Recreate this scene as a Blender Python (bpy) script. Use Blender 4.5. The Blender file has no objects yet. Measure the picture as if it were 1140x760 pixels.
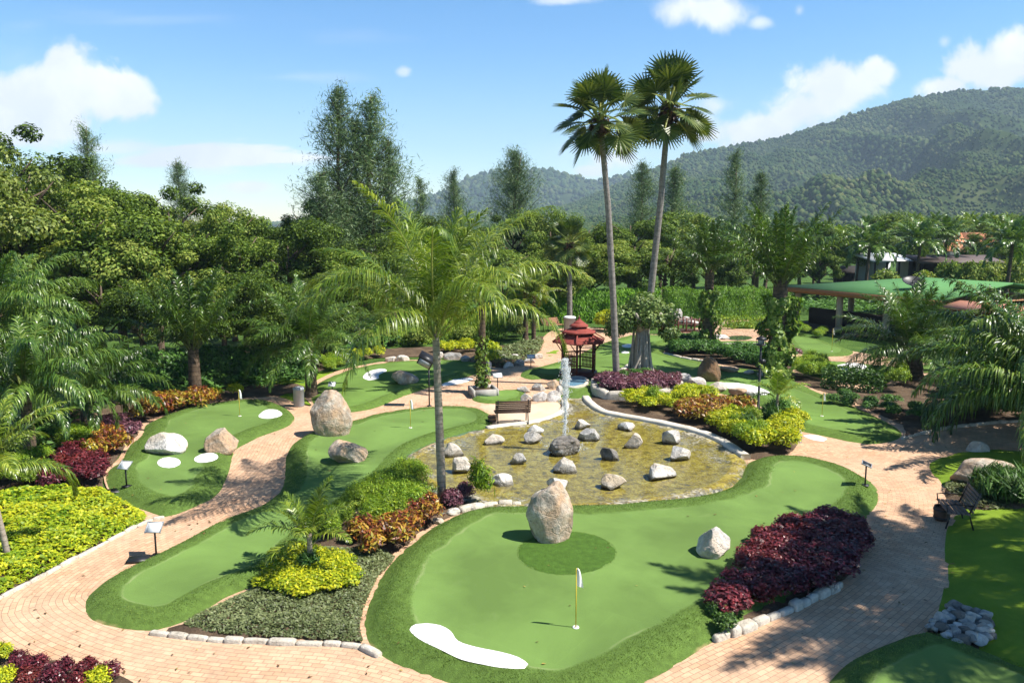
import bpy, bmesh, math, random
import numpy as np
from mathutils import Vector, Matrix, noise
from mathutils.geometry import delaunay_2d_cdt

random.seed(7)
RNG = np.random.default_rng(7)
SC = bpy.context.scene
COL = SC.collection
PI = math.pi

# ---------------------------------------------------------------- camera
CAM_H = 7.5
PITCH = math.radians(8.3)
FOC = 1140 * 28 / 36
cam_data = bpy.data.cameras.new('camera')
cam_data.lens = 28
cam_data.sensor_width = 36
cam_data.clip_start = 0.2
cam_data.clip_end = 12000
cam = bpy.data.objects.new('camera', cam_data)
cam.location = (0, 0, CAM_H)
cam.rotation_euler = (math.pi / 2 - PITCH, 0, 0)
COL.objects.link(cam)
SC.camera = cam

CP, SP = math.cos(PITCH), math.sin(PITCH)

def ray(px, py):
    u = (px - 570) / FOC
    v = (py - 380) / FOC
    return np.array([u, CP - v * SP, -SP - v * CP])

def G(px, py, z=0.0):
    """where the photograph's point (px, py) meets the ground height z"""
    d = ray(px, py)
    t = (z - CAM_H) / d[2]
    return np.array([d[0] * t, d[1] * t, z])

def mpp(px, py):
    d = ray(px, py)
    return -CAM_H / d[2] / FOC

def at(px, Y, z=0.0):
    depth = Y * CP - (z - CAM_H) * SP
    return np.array([(px - 570) / FOC * depth, Y, z])

def hz(py, Y):
    d = ray(570, py)
    return CAM_H + Y * d[2] / d[1]

# ---------------------------------------------------------------- object helpers
def link(o):
    COL.objects.link(o)
    return o

def tag(o, label=None, cat=None, group=None, kind=None):
    if label: o['label'] = label
    if cat: o['category'] = cat
    if group: o['group'] = group
    if kind: o['kind'] = kind
    return o

def empty(name, loc=(0, 0, 0), rz=0.0, scale=1.0):
    o = bpy.data.objects.new(name, None)
    o.empty_display_size = 0.2
    o.location = loc
    o.rotation_euler = (0, 0, rz)
    o.scale = (scale, scale, scale) if not hasattr(scale, '__len__') else scale
    return link(o)

def obj(name, mesh, parent=None, loc=(0, 0, 0), rot=(0, 0, 0), scale=(1, 1, 1)):
    o = bpy.data.objects.new(name, mesh)
    o.location = loc
    o.rotation_euler = rot
    o.scale = scale if hasattr(scale, '__len__') else (scale,) * 3
    link(o)
    if parent is not None:
        o.parent = parent
    return o

def kit(name, parts, loc, rz=0.0, scale=1.0):
    """a thing made of an Empty and its part meshes [(name, mesh)]"""
    e = empty(name, loc, rz, scale)
    for pn, me in parts:
        obj(pn, me, e)
    return e

def mesh_np(name, verts, faces, mats, smooth=False, midx=None):
    """verts (N,3); faces: list of arrays (M,k)"""
    me = bpy.data.meshes.new(name)
    verts = np.asarray(verts, dtype=np.float32)
    me.vertices.add(len(verts))
    me.vertices.foreach_set('co', verts.ravel())
    if not isinstance(faces, (list, tuple)):
        faces = [faces]
    faces = [np.asarray(f, dtype=np.int32) for f in faces if len(f)]
    nl = sum(f.size for f in faces)
    nf = sum(len(f) for f in faces)
    me.loops.add(nl)
    me.loops.foreach_set('vertex_index', np.concatenate([f.ravel() for f in faces]))
    me.polygons.add(nf)
    starts, tot, p = [], [], 0
    for f in faces:
        k = f.shape[1]
        starts.append(p + np.arange(len(f)) * k)
        tot.append(np.full(len(f), k))
        p += f.size
    me.polygons.foreach_set('loop_start', np.concatenate(starts).astype(np.int32))
    me.polygons.foreach_set('loop_total', np.concatenate(tot).astype(np.int32))
    if midx is not None:
        me.polygons.foreach_set('material_index', np.asarray(midx, dtype=np.int32))
    me.update(calc_edges=True)
    me.validate()
    if smooth:
        me.polygons.foreach_set('use_smooth', np.ones(len(me.polygons), dtype=bool))
    for m in (mats if isinstance(mats, (list, tuple)) else [mats]):
        me.materials.append(m)
    return me

class MB:
    """collects boxes, tubes and lathes into one mesh"""
    def __init__(self): self.v, self.q, self.t, self.n = [], [], [], 0
    def add(self, v, quads=(), tris=()):
        v = np.asarray(v, float).reshape(-1, 3)
        if len(quads): self.q.append(np.asarray(quads) + self.n)
        if len(tris): self.t.append(np.asarray(tris) + self.n)
        self.v.append(v); self.n += len(v)
    def box(self, c, s, rz=0, M=None):
        c = np.array(c, float); s = np.array(s, float) / 2
        b = 0.12 * s.min()
        pts = []
        for sz in (-1, 1):
            for sx, sy in ((-1, -1), (1, -1), (1, 1), (-1, 1)):
                pts.append((sx * s[0], sy * s[1], sz * s[2]))
        v = np.array(pts)
        if M is not None: v = v @ np.array(M.to_3x3()).T
        if rz:
            R = np.array([[math.cos(rz), -math.sin(rz), 0], [math.sin(rz), math.cos(rz), 0], [0, 0, 1]])
            v = v @ R.T
        self.add(v + c, [(0, 3, 2, 1), (4, 5, 6, 7), (0, 1, 5, 4), (1, 2, 6, 5), (2, 3, 7, 6), (3, 0, 4, 7)])
    def bar(self, a, b, w, h, up=(0, 0, 1)):
        a = Vector(a); b = Vector(b); d = (b - a); L = d.length; d.normalize()
        u = Vector(up); s = d.cross(u)
        if s.length < 1e-3: s = d.cross(Vector((1, 0, 0)))
        s.normalize(); u = s.cross(d)
        M = Matrix((s, d, u)).transposed()
        self.box((a + b) / 2, (w, L, h), M=M)
    def tube(self, pts, rad, n=8, cap=True):
        pts = [Vector(p) for p in pts]
        if not hasattr(rad, '__len__'): rad = [rad] * len(pts)
        rings = []
        for i, p in enumerate(pts):
            d = (pts[min(i + 1, len(pts) - 1)] - pts[max(i - 1, 0)]).normalized()
            x = Vector((0, 1, 0)) if abs(d.y) < 0.9 else Vector((1, 0, 0))
            s = d.cross(x).normalized(); u = s.cross(d)
            rings.append([p + (s * math.cos(2 * PI * k / n) + u * math.sin(2 * PI * k / n)) * rad[i] for k in range(n)])
        v = [tuple(q) for r in rings for q in r]
        quads = [(i * n + k, i * n + (k + 1) % n, (i + 1) * n + (k + 1) % n, (i + 1) * n + k)
                 for i in range(len(pts) - 1) for k in range(n)]
        tris = []
        if cap:
            v += [tuple(pts[0]), tuple(pts[-1])]
            a, b = len(v) - 2, len(v) - 1
            o = (len(pts) - 1) * n
            tris = [(a, (k + 1) % n, k) for k in range(n)] + [(b, o + k, o + (k + 1) % n) for k in range(n)]
        self.add(v, quads, tris)
    def lathe(self, prof, n=16, c=(0, 0, 0), phase=0.0, cap=True):
        """prof: (radius, z) from bottom to top"""
        v = [(c[0] + r * math.cos(2 * PI * k / n + phase), c[1] + r * math.sin(2 * PI * k / n + phase), c[2] + z) for r, z in prof for k in range(n)]
        quads = [(i * n + k, i * n + (k + 1) % n, (i + 1) * n + (k + 1) % n, (i + 1) * n + k)
                 for i in range(len(prof) - 1) for k in range(n)]
        tris = []
        if cap:
            v += [(c[0], c[1], c[2] + prof[0][1]), (c[0], c[1], c[2] + prof[-1][1])]
            a, b = len(v) - 2, len(v) - 1
            o = (len(prof) - 1) * n
            tris = [(a, (k + 1) % n, k) for k in range(n)] + [(b, o + k, o + (k + 1) % n) for k in range(n)]
        self.add(v, quads, tris)
    def mesh(self, name, mat, smooth=False):
        v = np.concatenate(self.v)
        f = []
        if self.q: f.append(np.concatenate(self.q))
        if self.t: f.append(np.concatenate(self.t))
        me = mesh_np(name, v, f, mat, smooth)
        return me

# ---------------------------------------------------------------- materials
class NT:
    def __init__(self, name):
        self.m = bpy.data.materials.new(name)
        self.m.use_nodes = True
        self.t = self.m.node_tree
        self.t.nodes.clear()
        self.out = self.t.nodes.new('ShaderNodeOutputMaterial')
    def n(self, kind, **kw):
        nd = self.t.nodes.new('ShaderNode' + kind)
        for k, v in kw.items():
            if k in nd.inputs.keys() or k.replace('_', ' ') in nd.inputs.keys():
                s = nd.inputs[k if k in nd.inputs.keys() else k.replace('_', ' ')]
                if isinstance(v, bpy.types.NodeSocket): self.t.links.new(v, s)
                else: s.default_value = v
            else: setattr(nd, k, v)
        return nd
    def l(self, a, b): self.t.links.new(a, b)
    def math(self, op, a, b=None, clamp=False):
        nd = self.t.nodes.new('ShaderNodeMath'); nd.operation = op; nd.use_clamp = clamp
        for i, x in enumerate((a, b)):
            if x is None: continue
            if isinstance(x, bpy.types.NodeSocket): self.l(x, nd.inputs[i])
            else: nd.inputs[i].default_value = x
        return nd.outputs[0]
    def mix(self, f, a, b, mode='MIX'):
        nd = self.t.nodes.new('ShaderNodeMix'); nd.data_type = 'RGBA'; nd.blend_type = mode
        for s, x in ((nd.inputs[0], f), (nd.inputs[6], a), (nd.inputs[7], b)):
            if isinstance(x, bpy.types.NodeSocket): self.l(x, s)
            elif hasattr(x, '__len__'): s.default_value = tuple(x) if len(x) == 4 else (*x, 1)
            else: s.default_value = x
        return nd.outputs[2]
    def ramp(self, f, stops, interp='LINEAR'):
        nd = self.t.nodes.new('ShaderNodeValToRGB')
        cr = nd.color_ramp; cr.interpolation = interp
        while len(cr.elements) < len(stops): cr.elements.new(0.5)
        for e, (p, c) in zip(cr.elements, stops):
            e.position = p
            e.color = (*c, 1) if hasattr(c, '__len__') else (c, c, c, 1)
        self.l(f, nd.inputs[0])
        return nd.outputs[0]
    def noise(self, scale, vec=None, detail=4, rough=0.55, dist=0.0, out=0):
        nd = self.n('TexNoise', Scale=scale, Detail=detail, Roughness=rough, Distortion=dist)
        if vec is not None: self.l(vec, nd.inputs['Vector'])
        return nd.outputs[out]
    def bump(self, h, strength=0.3, dist=0.02):
        nd = self.n('Bump', Strength=strength, Distance=dist)
        self.l(h, nd.inputs['Height'])
        return nd.outputs[0]
    def pbr(self, col, rough=0.8, normal=None, spec=0.3, metal=0.0):
        b = self.n('BsdfPrincipled')
        for s, x in (('Base Color', col), ('Roughness', rough)):
            if isinstance(x, bpy.types.NodeSocket): self.l(x, b.inputs[s])
            elif hasattr(x, '__len__'): b.inputs[s].default_value = (*x, 1)
            else: b.inputs[s].default_value = x
        b.inputs['Specular IOR Level'].default_value = spec
        b.inputs['Metallic'].default_value = metal
        if normal is not None: self.l(normal, b.inputs['Normal'])
        return b.outputs[0]
    def done(self, sh):
        self.l(sh, self.out.inputs['Surface'])
        return self.m
    @property
    def pos(self): return self.n('NewGeometry').outputs['Position']
    @property
    def oco(self): return self.n('TexCoord').outputs['Object']

def leaf_mat(name, stops, trans=0.3, rough=0.5, spec=0.35, big=0.25, inst=0.2):
    """colour varies leaf by leaf, in soft patches through the plant and from plant to plant"""
    m = NT(name)
    g = m.n('NewGeometry')
    oi = m.n('ObjectInfo')
    rnd = g.outputs['Random Per Island']
    nz = m.noise(big * 4, m.oco, 2)
    f = m.math('ADD', m.math('MULTIPLY', rnd, 0.6), m.math('MULTIPLY', m.math('SUBTRACT', nz, 0.3), 1.0))
    f = m.math('ADD', f, m.math('MULTIPLY', m.math('SUBTRACT', oi.outputs['Random'], 0.5), inst), True)
    col = m.ramp(f, stops)
    hsv = m.n('HueSaturation')
    hsv.inputs['Saturation'].default_value = 1.0
    m.l(col, hsv.inputs['Color'])
    m.l(m.math('ADD', 0.5 - 0.012, m.math('MULTIPLY', oi.outputs['Random'], 0.024)), hsv.inputs['Hue'])
    m.l(m.math('ADD', 0.8, m.math('MULTIPLY', rnd, 0.4)), hsv.inputs['Value'])
    col = hsv.outputs[0]
    p = m.pbr(col, rough, None, spec)
    t = m.n('BsdfTranslucent')
    warm = m.mix(1.0, col, (1.25, 1.3, 0.55), 'MULTIPLY')
    m.l(warm, t.inputs['Color'])
    mx = m.n('MixShader')
    mx.inputs[0].default_value = trans
    m.l(p, mx.inputs[1]); m.l(t.outputs[0], mx.inputs[2])
    return m.done(mx.outputs[0])

def flat_mat(name, col, rough=0.6, spec=0.4, metal=0.0, vary=0.12, scale=6, bump=0.1):
    m = NT(name)
    nz = m.noise(scale, m.oco, 5)
    c = m.mix(m.math('MULTIPLY', nz, 1.0), [x * (1 - vary) for x in col], [min(1, x * (1 + vary)) for x in col])
    nf = m.noise(scale * 8, m.oco, 3)
    return m.done(m.pbr(c, rough, m.bump(nf, bump, 0.005), spec, metal))

def rock_mat(name, light, dark, warm, wf=0.3, scale=1.0, wet=False):
    m = NT(name)
    o = m.oco
    oi = m.n('ObjectInfo').outputs['Random']
    vec = m.n('VectorMath', operation='ADD'); m.l(o, vec.inputs[0])
    cmb = m.n('CombineXYZ'); m.l(m.math('MULTIPLY', oi, 40.0), cmb.inputs[0]); m.l(cmb.outputs[0], vec.inputs[1])
    v = vec.outputs[0]
    n1 = m.noise(2.2 * scale, v, 8, 0.62, 0.4)
    n2 = m.noise(9 * scale, v, 6, 0.65)
    n3 = m.noise(1.3 * scale, v, 5, 0.6, 1.0)
    c = m.ramp(n1, [(0.36, dark), (0.5, [(a + b) / 2 for a, b in zip(light, dark)]), (0.62, light)])
    c = m.mix(m.ramp(n3, [(0.5 - wf * 0.3, 0.0), (0.72 - wf * 0.25, 1.0)]), c, warm)
    c = m.mix(m.ramp(n2, [(0.3, 0.55), (0.5, 0.0)]), c, [x * 0.45 for x in dark])
    vo = m.n('TexVoronoi', feature='DISTANCE_TO_EDGE', Scale=2.5 * scale); m.l(m.mix(0.12, v, m.noise(4, v, 3, out=1)), vo.inputs['Vector'])
    crack = m.ramp(vo.outputs['Distance'], [(0.0, 0.0), (0.035, 1.0)])
    h = m.math('ADD', m.math('MULTIPLY', n2, 0.6), m.math('MULTIPLY', n1, 1.0))
    h = m.math('ADD', h, m.math('MULTIPLY', crack, 0.12))
    if wet:
        sz = m.n('SeparateXYZ'); m.l(m.pos, sz.inputs[0])
        wz = m.math('ADD', sz.outputs[2], m.math('MULTIPLY', m.math('SUBTRACT', n2, 0.5), 0.12))
        band = m.ramp(wz, [(0.10, 1.0), (0.17, 0.0)])
        c = m.mix(band, c, m.mix(0.72, c, (0.06, 0.05, 0.03)))
        return m.done(m.pbr(c, m.math('SUBTRACT', 0.9, m.math('MULTIPLY', band, 0.6)), m.bump(h, 0.9, 0.08), 0.3))
    return m.done(m.pbr(c, 0.9, m.bump(h, 0.9, 0.09), 0.2))

def turf_mat(name, inner, fringe, fuzz=1.0):
    """attribute q: distance from the edge in fringe widths (1 = seam with the smooth turf)"""
    m = NT(name)
    a = m.n('Attribute', attribute_name='q').outputs['Fac']
    p = m.pos
    wob = m.math('MULTIPLY', m.math('SUBTRACT', m.noise(0.8, p, 3), 0.5), 0.5)
    q = m.math('ADD', a, wob)
    isin = m.ramp(q, [(0.485, 0.0), (0.515, 1.0)]) if False else m.math('GREATER_THAN', q, 1.0)
    soft = m.n('MapRange', From_Min=0.93, From_Max=1.05); m.l(q, soft.inputs['Value'])
    isin = soft.outputs[0]
    big = m.noise(0.35, p, 4, 0.6, 0.5)
    fine = m.noise(60, p, 4, 0.7)
    mid = m.noise(7, p, 4, 0.6)
    ci = m.mix(m.ramp(big, [(0.35, 0.0), (0.65, 1.0)]), [x * 0.74 for x in inner], [x * 1.14 for x in inner])
    ci = m.mix(m.ramp(fine, [(0.3, 0.45), (0.6, 0.0)]), ci, [x * 0.62 for x in inner])
    mp = m.n('Mapping'); mp.inputs['Rotation'].default_value = (0, 0, 0.6); m.l(p, mp.inputs[0])
    br = m.n('TexBrick', Color1=(0.40, 0.40, 0.40, 1), Color2=(0.60, 0.60, 0.60, 1), Mortar=(0.95, 0.95, 0.95, 1), Scale=1.0)
    br.inputs['Mortar Size'].default_value = 0.008; br.inputs['Mortar Smooth'].default_value = 1.0; br.inputs['Brick Width'].default_value = 6.3; br.inputs['Row Height'].default_value = 2.1
    m.l(m.mix(0.03, mp.outputs[0], m.noise(1.0, p, 3, out=1)), br.inputs['Vector'])
    rb = m.n('SeparateColor'); m.l(br.outputs['Color'], rb.inputs[0])
    sh = m.n('HueSaturation'); m.l(ci, sh.inputs['Color']); m.l(m.math('ADD', 0.82, m.math('MULTIPLY', rb.outputs[0], 0.36)), sh.inputs['Value'])
    ci = sh.outputs[0]
    ci = m.mix(m.ramp(m.noise(1.6, p, 6, 0.7, 1.2), [(0.6, 0.0), (0.8, 0.35)]), ci, (0.20, 0.27, 0.10))
    cf = m.mix(m.ramp(mid, [(0.3, 0.0), (0.7, 1.0)]), [x * 0.72 for x in fringe], [x * 1.25 for x in fringe])
    cf = m.mix(m.ramp(fine, [(0.35, 0.7), (0.62, 0.0)]), cf, [x * 0.42 for x in fringe])
    c = m.mix(isin, cf, ci)
    # pale worn seam between the two turfs
    dq = m.math('ABSOLUTE', m.math('SUBTRACT', q, 1.03))
    seam = m.ramp(dq, [(0.0, 1.0), (0.045, 0.0)])
    seam = m.math('MULTIPLY', seam, m.ramp(m.noise(1.1, p, 3), [(0.45, 0.0), (0.7, 0.5)]))
    c = m.mix(seam, c, (0.30, 0.33, 0.16))
    # sandy rim where the turf meets the brick
    rim = m.math('MULTIPLY', m.ramp(q, [(0.0, 1.0), (0.07, 0.0)]), m.ramp(m.noise(2.5, p, 3), [(0.45, 0.0), (0.6, 0.8)]))
    c = m.mix(rim, c, (0.42, 0.30, 0.15))
    bs = m.n('Bump', Distance=0.02)
    m.l(m.math('ADD', fine, m.math('MULTIPLY', mid, 0.6)), bs.inputs['Height'])
    m.l(m.math('SUBTRACT', 0.75 * fuzz, m.math('MULTIPLY', isin, 0.5 * fuzz)), bs.inputs['Strength'])
    return m.done(m.pbr(c, 0.85, bs.outputs[0], 0.15))

def ground_mat(name, stops, scale=1.0, bump=0.5, bd=0.05, fine=30):
    m = NT(name)
    p = m.pos
    a = m.noise(scale, p, 6, 0.65, 0.4)
    b = m.noise(fine, p, 5, 0.7)
    f = m.math('ADD', m.math('MULTIPLY', a, 0.6), m.math('MULTIPLY', b, 0.4))
    c = m.ramp(f, stops)
    return m.done(m.pbr(c, 0.92, m.bump(m.math('ADD', m.math('MULTIPLY', a, 0.5), b), bump, bd), 0.12))

# ---------------------------------------------------------------- 2-D outlines
def smooth_closed(P, step=0.25, closed=True):
    P = np.asarray(P, float)
    n = len(P)
    out = []
    rng = range(n) if closed else range(n - 1)
    for i in rng:
        if closed: p0, p1, p2, p3 = P[i - 1], P[i], P[(i + 1) % n], P[(i + 2) % n]
        else: p0, p1, p2, p3 = P[max(i - 1, 0)], P[i], P[i + 1], P[min(i + 2, n - 1)]
        # centripetal-ish: clamp tangents to the segment length
        L = np.linalg.norm(p2 - p1)
        m1, m2 = (p2 - p0) / 2, (p3 - p1) / 2
        for m_ in (m1, m2):
            q = np.linalg.norm(m_)
            if q > L: m_ *= L / q
        k = max(1, int(L / step))
        for t in np.arange(k) / k:
            h = (2 * t**3 - 3 * t**2 + 1, t**3 - 2 * t**2 + t, -2 * t**3 + 3 * t**2, t**3 - t**2)
            out.append(h[0] * p1 + h[1] * m1 + h[2] * p2 + h[3] * m2)
    if not closed: out.append(P[-1])
    return np.array(out)

def px_poly(pts, z=0.0, step=0.25, closed=True):
    return smooth_closed([G(x, y, z)[:2] for x, y in pts], step, closed)

def in_poly(P, poly):
    x, y = P[:, 0], P[:, 1]
    inside = np.zeros(len(P), bool)
    n = len(poly)
    for i in range(n):
        x0, y0 = poly[i]; x1, y1 = poly[(i + 1) % n]
        if y0 == y1: continue
        c = ((y0 > y) != (y1 > y)) & (x < (x1 - x0) * (y - y0) / (y1 - y0) + x0)
        inside ^= c
    return inside

def edge_dist(P, poly, closed=True):
    d = np.full(len(P), 1e9)
    n = len(poly)
    for i in range(n if closed else n - 1):
        a = poly[i]; b = poly[(i + 1) % n]
        ab = b - a; L = ab @ ab + 1e-12
        t = np.clip(((P - a) @ ab) / L, 0, 1)
        d = np.minimum(d, np.hypot(*(P - a - t[:, None] * ab).T))
    return d

def scatter(poly, spacing, rng=RNG, jitter=0.4):
    lo, hi = poly.min(0), poly.max(0)
    gx = np.arange(lo[0], hi[0] + spacing, spacing)
    gy = np.arange(lo[1], hi[1] + spacing, spacing * 0.87)
    P = np.array([(x + (spacing / 2 if j % 2 else 0), y) for j, y in enumerate(gy) for x in gx])
    P += rng.uniform(-jitter, jitter, P.shape) * spacing
    return P[in_poly(P, poly)]

def sheet_mesh(name, poly, mat, spacing, zfun=None, qfun=None, rng=RNG):
    P = scatter(poly, spacing, rng, 0.25)
    if len(P):
        P = P[edge_dist(P, poly) > spacing * 0.35]
    n = len(poly)
    allv = np.concatenate([poly, P]) if len(P) else poly
    vs, es, fs, *_ = delaunay_2d_cdt([Vector(p) for p in allv], [(i, (i + 1) % n) for i in range(n)], [list(range(n))], 1, 1e-5)
    V = np.array([(v.x, v.y) for v in vs])
    T = np.array([f for f in fs if len(f) == 3])
    a, b, c = V[T[:, 0]], V[T[:, 1]], V[T[:, 2]]
    cr = (b[:, 0] - a[:, 0]) * (c[:, 1] - a[:, 1]) - (b[:, 1] - a[:, 1]) * (c[:, 0] - a[:, 0])
    T[cr < 0] = T[cr < 0][:, ::-1]
    d = edge_dist(V, poly)
    z = zfun(V, d) if zfun else np.zeros(len(V))
    me = mesh_np(name, np.column_stack([V, z]), T, mat, True)
    if qfun is not None:
        at_ = me.attributes.new('q', 'FLOAT', 'POINT')
        at_.data.foreach_set('value', qfun(V, d).astype(np.float32))
    return me

def sstep(x, a, b):
    t = np.clip((x - a) / (b - a), 0, 1)
    return t * t * (3 - 2 * t)
# ================================================================ the ground
soil = ground_mat('soil', [(0.3, (0.045, 0.03, 0.02)), (0.5, (0.11, 0.075, 0.05)), (0.7, (0.22, 0.16, 0.10))], 1.5, 0.8, 0.05, 25)
wildgrass = ground_mat('wild_grass', [(0.3, (0.025, 0.05, 0.012)), (0.5, (0.06, 0.12, 0.022)), (0.72, (0.13, 0.20, 0.04))], 0.5, 0.8, 0.08, 12)
lawn_m = ground_mat('lawn_grass', [(0.25, (0.09, 0.15, 0.014)), (0.5, (0.17, 0.265, 0.022)), (0.75, (0.28, 0.36, 0.04))], 0.9, 0.7, 0.03, 45)
turf = turf_mat('turf', (0.140, 0.232, 0.056), (0.112, 0.188, 0.036))
turf_back = turf_mat('turf_back', (0.142, 0.240, 0.050), (0.118, 0.198, 0.034))

def brick_mat():
    m = NT('brick_paving')
    uv = m.n('UVMap', uv_map='UVMap').outputs[0]
    p = m.pos
    wv = m.n('VectorMath', operation='ADD')
    nz = m.n('VectorMath', operation='SCALE'); m.l(m.noise(3.0, p, 2, out=1), nz.inputs[0]); nz.inputs['Scale'].default_value = 0.035
    m.l(uv, wv.inputs[0]); m.l(nz.outputs[0], wv.inputs[1])
    b = m.n('TexBrick', Color1=(0.53, 0.30, 0.17, 1), Color2=(0.69, 0.435, 0.265, 1), Mortar=(0.20, 0.125, 0.08, 1), Scale=1.0)
    b.inputs['Mortar Size'].default_value = 0.007
    b.inputs['Mortar Smooth'].default_value = 0.3
    b.inputs['Bias'].default_value = 0.0
    b.inputs['Brick Width'].default_value = 0.22
    b.inputs['Row Height'].default_value = 0.115
    m.l(wv.outputs[0], b.inputs['Vector'])
    big = m.noise(0.45, p, 5, 0.65, 0.6)
    c = m.mix(m.ramp(big, [(0.35, 0.0), (0.7, 0.6)]), b.outputs['Color'], (0.64, 0.46, 0.32))
    c = m.mix(m.ramp(m.noise(1.7, p, 6, 0.7, 0.8), [(0.46, 0.0), (0.72, 0.62)]), c, (0.33, 0.215, 0.14))
    fine = m.noise(45, p, 4, 0.7)
    c = m.mix(m.ramp(fine, [(0.3, 0.3), (0.6, 0.0)]), c, (0.3, 0.2, 0.14))
    h = m.math('ADD', m.math('MULTIPLY', b.outputs['Fac'], -1.0), m.math('MULTIPLY', fine, 0.5))
    return m.done(m.pbr(c, 0.85, m.bump(h, 0.6, 0.012), 0.25))

ground_me = mesh_np('ground', [(-4000, -250, -0.05), (4000, -250, -0.05), (4000, 2950, -0.05), (-4000, 2950, -0.05)], [[(0, 1, 2, 3)]], wildgrass)
tag(obj('ground', ground_me), kind='structure')

# --- brick paths: one sheet under everything, courses following the ways
path_poly = px_poly([(-330, 820), (-200, 725), (0, 664), (100, 612), (166, 580), (150, 574), (122, 548), (116, 526), (132, 510), (141, 494), (154, 484),
                     (150, 474), (168, 466), (212, 453), (251, 447), (300, 440), (345, 452), (338, 440), (345, 428), (372, 414), (400, 407), (440, 401), (520, 401),
                     (560, 410), (590, 399), (602, 386), (606, 374), (622, 366), (660, 364), (700, 370), (745, 372), (792, 360), (806, 355.5), (850, 353.5), (875, 357),
                     (880, 372), (900, 383), (950, 391), (1000, 399), (1050, 408), (1100, 418), (1250, 430), (1320, 470), (1330, 530), (1180, 620), (1200, 720), (1150, 830),
                     (900, 850), (600, 850), (200, 850)], step=0.5)
path_me = sheet_mesh('brick_path', path_poly, brick_mat(), 0.32)
WAYS = [(px_poly(w, step=0.4, closed=False), cross) for w, cross in (
    ([(640, 830), (480, 768), (380, 742), (250, 730), (130, 708), (60, 672), (90, 640), (150, 606), (235, 566), (290, 518), (312, 484), (345, 468), (420, 452), (500, 436), (570, 418), (604, 398), (614, 372)], False),
    ([(640, 830), (760, 762), (880, 702), (970, 640)], False),
    ([(970, 640), (1015, 590), (1018, 545), (975, 508), (925, 494), (880, 482)], True),
    ([(975, 508), (1060, 494), (1200, 484)], False))]
uvl = path_me.uv_layers.new(name='UVMap')
V = np.array([v.co[:2] for v in path_me.vertices])
fv = np.array([p.vertices[:] for p in path_me.polygons])
cen = V[fv].mean(1)
best = np.full(len(cen), 1e9); which = np.zeros(len(cen), int)
for i, (w, cr) in enumerate(WAYS):
    d = edge_dist(cen, w, False)
    s = d < best - 0.01
    best[s] = d[s]; which[s] = i
UV = np.zeros((len(fv), 3, 2))
for i, (w, cr) in enumerate(WAYS):
    a, b = w[:-1], w[1:]
    s0 = np.concatenate([[0], np.cumsum(np.linalg.norm(b - a, axis=1))])
    sel = np.where(which == i)[0]
    for f in sel:
        P = V[fv[f]]
        ab = b - a; L = (ab**2).sum(1)
        cpt = cen[f]
        t = np.clip(((cpt - a) * ab).sum(1) / L, 0, 1)
        k = np.argmin(((cpt - a - t[:, None] * ab)**2).sum(1))
        k0, k1 = max(0, k - 2), min(len(a) - 1, k + 2)
        tng = b[k1] - a[k0]; tng = tng / np.linalg.norm(tng)
        for j in range(3):
            # signed offset from the nearest piece of the way
            tj = np.clip(((P[j] - a[k0:k1 + 1]) * ab[k0:k1 + 1]).sum(1) / L[k0:k1 + 1], 0, 1)
            dd = P[j] - a[k0:k1 + 1] - tj[:, None] * ab[k0:k1 + 1]
            m_ = np.argmin((dd**2).sum(1)); kk = k0 + m_
            nv = np.array([-ab[kk][1], ab[kk][0]]) / math.sqrt(L[kk])
            off = dd[m_] @ nv
            off = math.copysign(np.hypot(*dd[m_]), off)
            s = s0[kk] + tj[m_] * math.sqrt(L[kk])
            UV[f, j] = (off, s) if cr else (s, off)
uvl.data.foreach_set('uv', UV.reshape(-1).astype(np.float32))
tag(obj('brick_path', path_me), kind='structure')

# --- putting greens
GREENS = []
def green(pts, fringe=0.8, amp=0.16, mat=turf, spacing=0.3, z0=-0.02):
    poly = px_poly(pts, step=0.2 if spacing < 0.35 else 0.4)
    def zf(V, d):
        z = z0 + amp * sstep(d, 0, 0.55 * fringe) - amp * 0.42 * sstep(d, 0.6 * fringe, 1.5 * fringe)
        for i in range(len(V)):
            if d[i] > 0.01:
                z[i] += 0.06 * min(1, d[i] / 1.5) * noise.noise((V[i][0] * 0.3, V[i][1] * 0.3, 3.0))
        return z
    def qf(V, d): return d / fringe
    GREENS.append((poly, fringe, amp, z0))
    me = sheet_mesh('putting_green', poly, mat, spacing, zf, qf)
    return tag(obj('putting_green', me), kind='structure')

def ground_z(x, y):
    P = np.array([[x, y]])
    for poly, fringe, amp, z0 in GREENS:
        if in_poly(P, poly)[0]:
            d = edge_dist(P, poly)[0]
            z = z0 + amp * sstep(d, 0, 0.55 * fringe) - amp * 0.42 * sstep(d, 0.6 * fringe, 1.5 * fringe)
            return float(z + 0.06 * min(1, d / 1.5) * noise.noise((x * 0.3, y * 0.3, 3.0)))
    return 0.0

def GZ(px, py):
    p = G(px, py)
    for _ in range(3):
        p = G(px, py, ground_z(p[0], p[1]))
    return p

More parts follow.
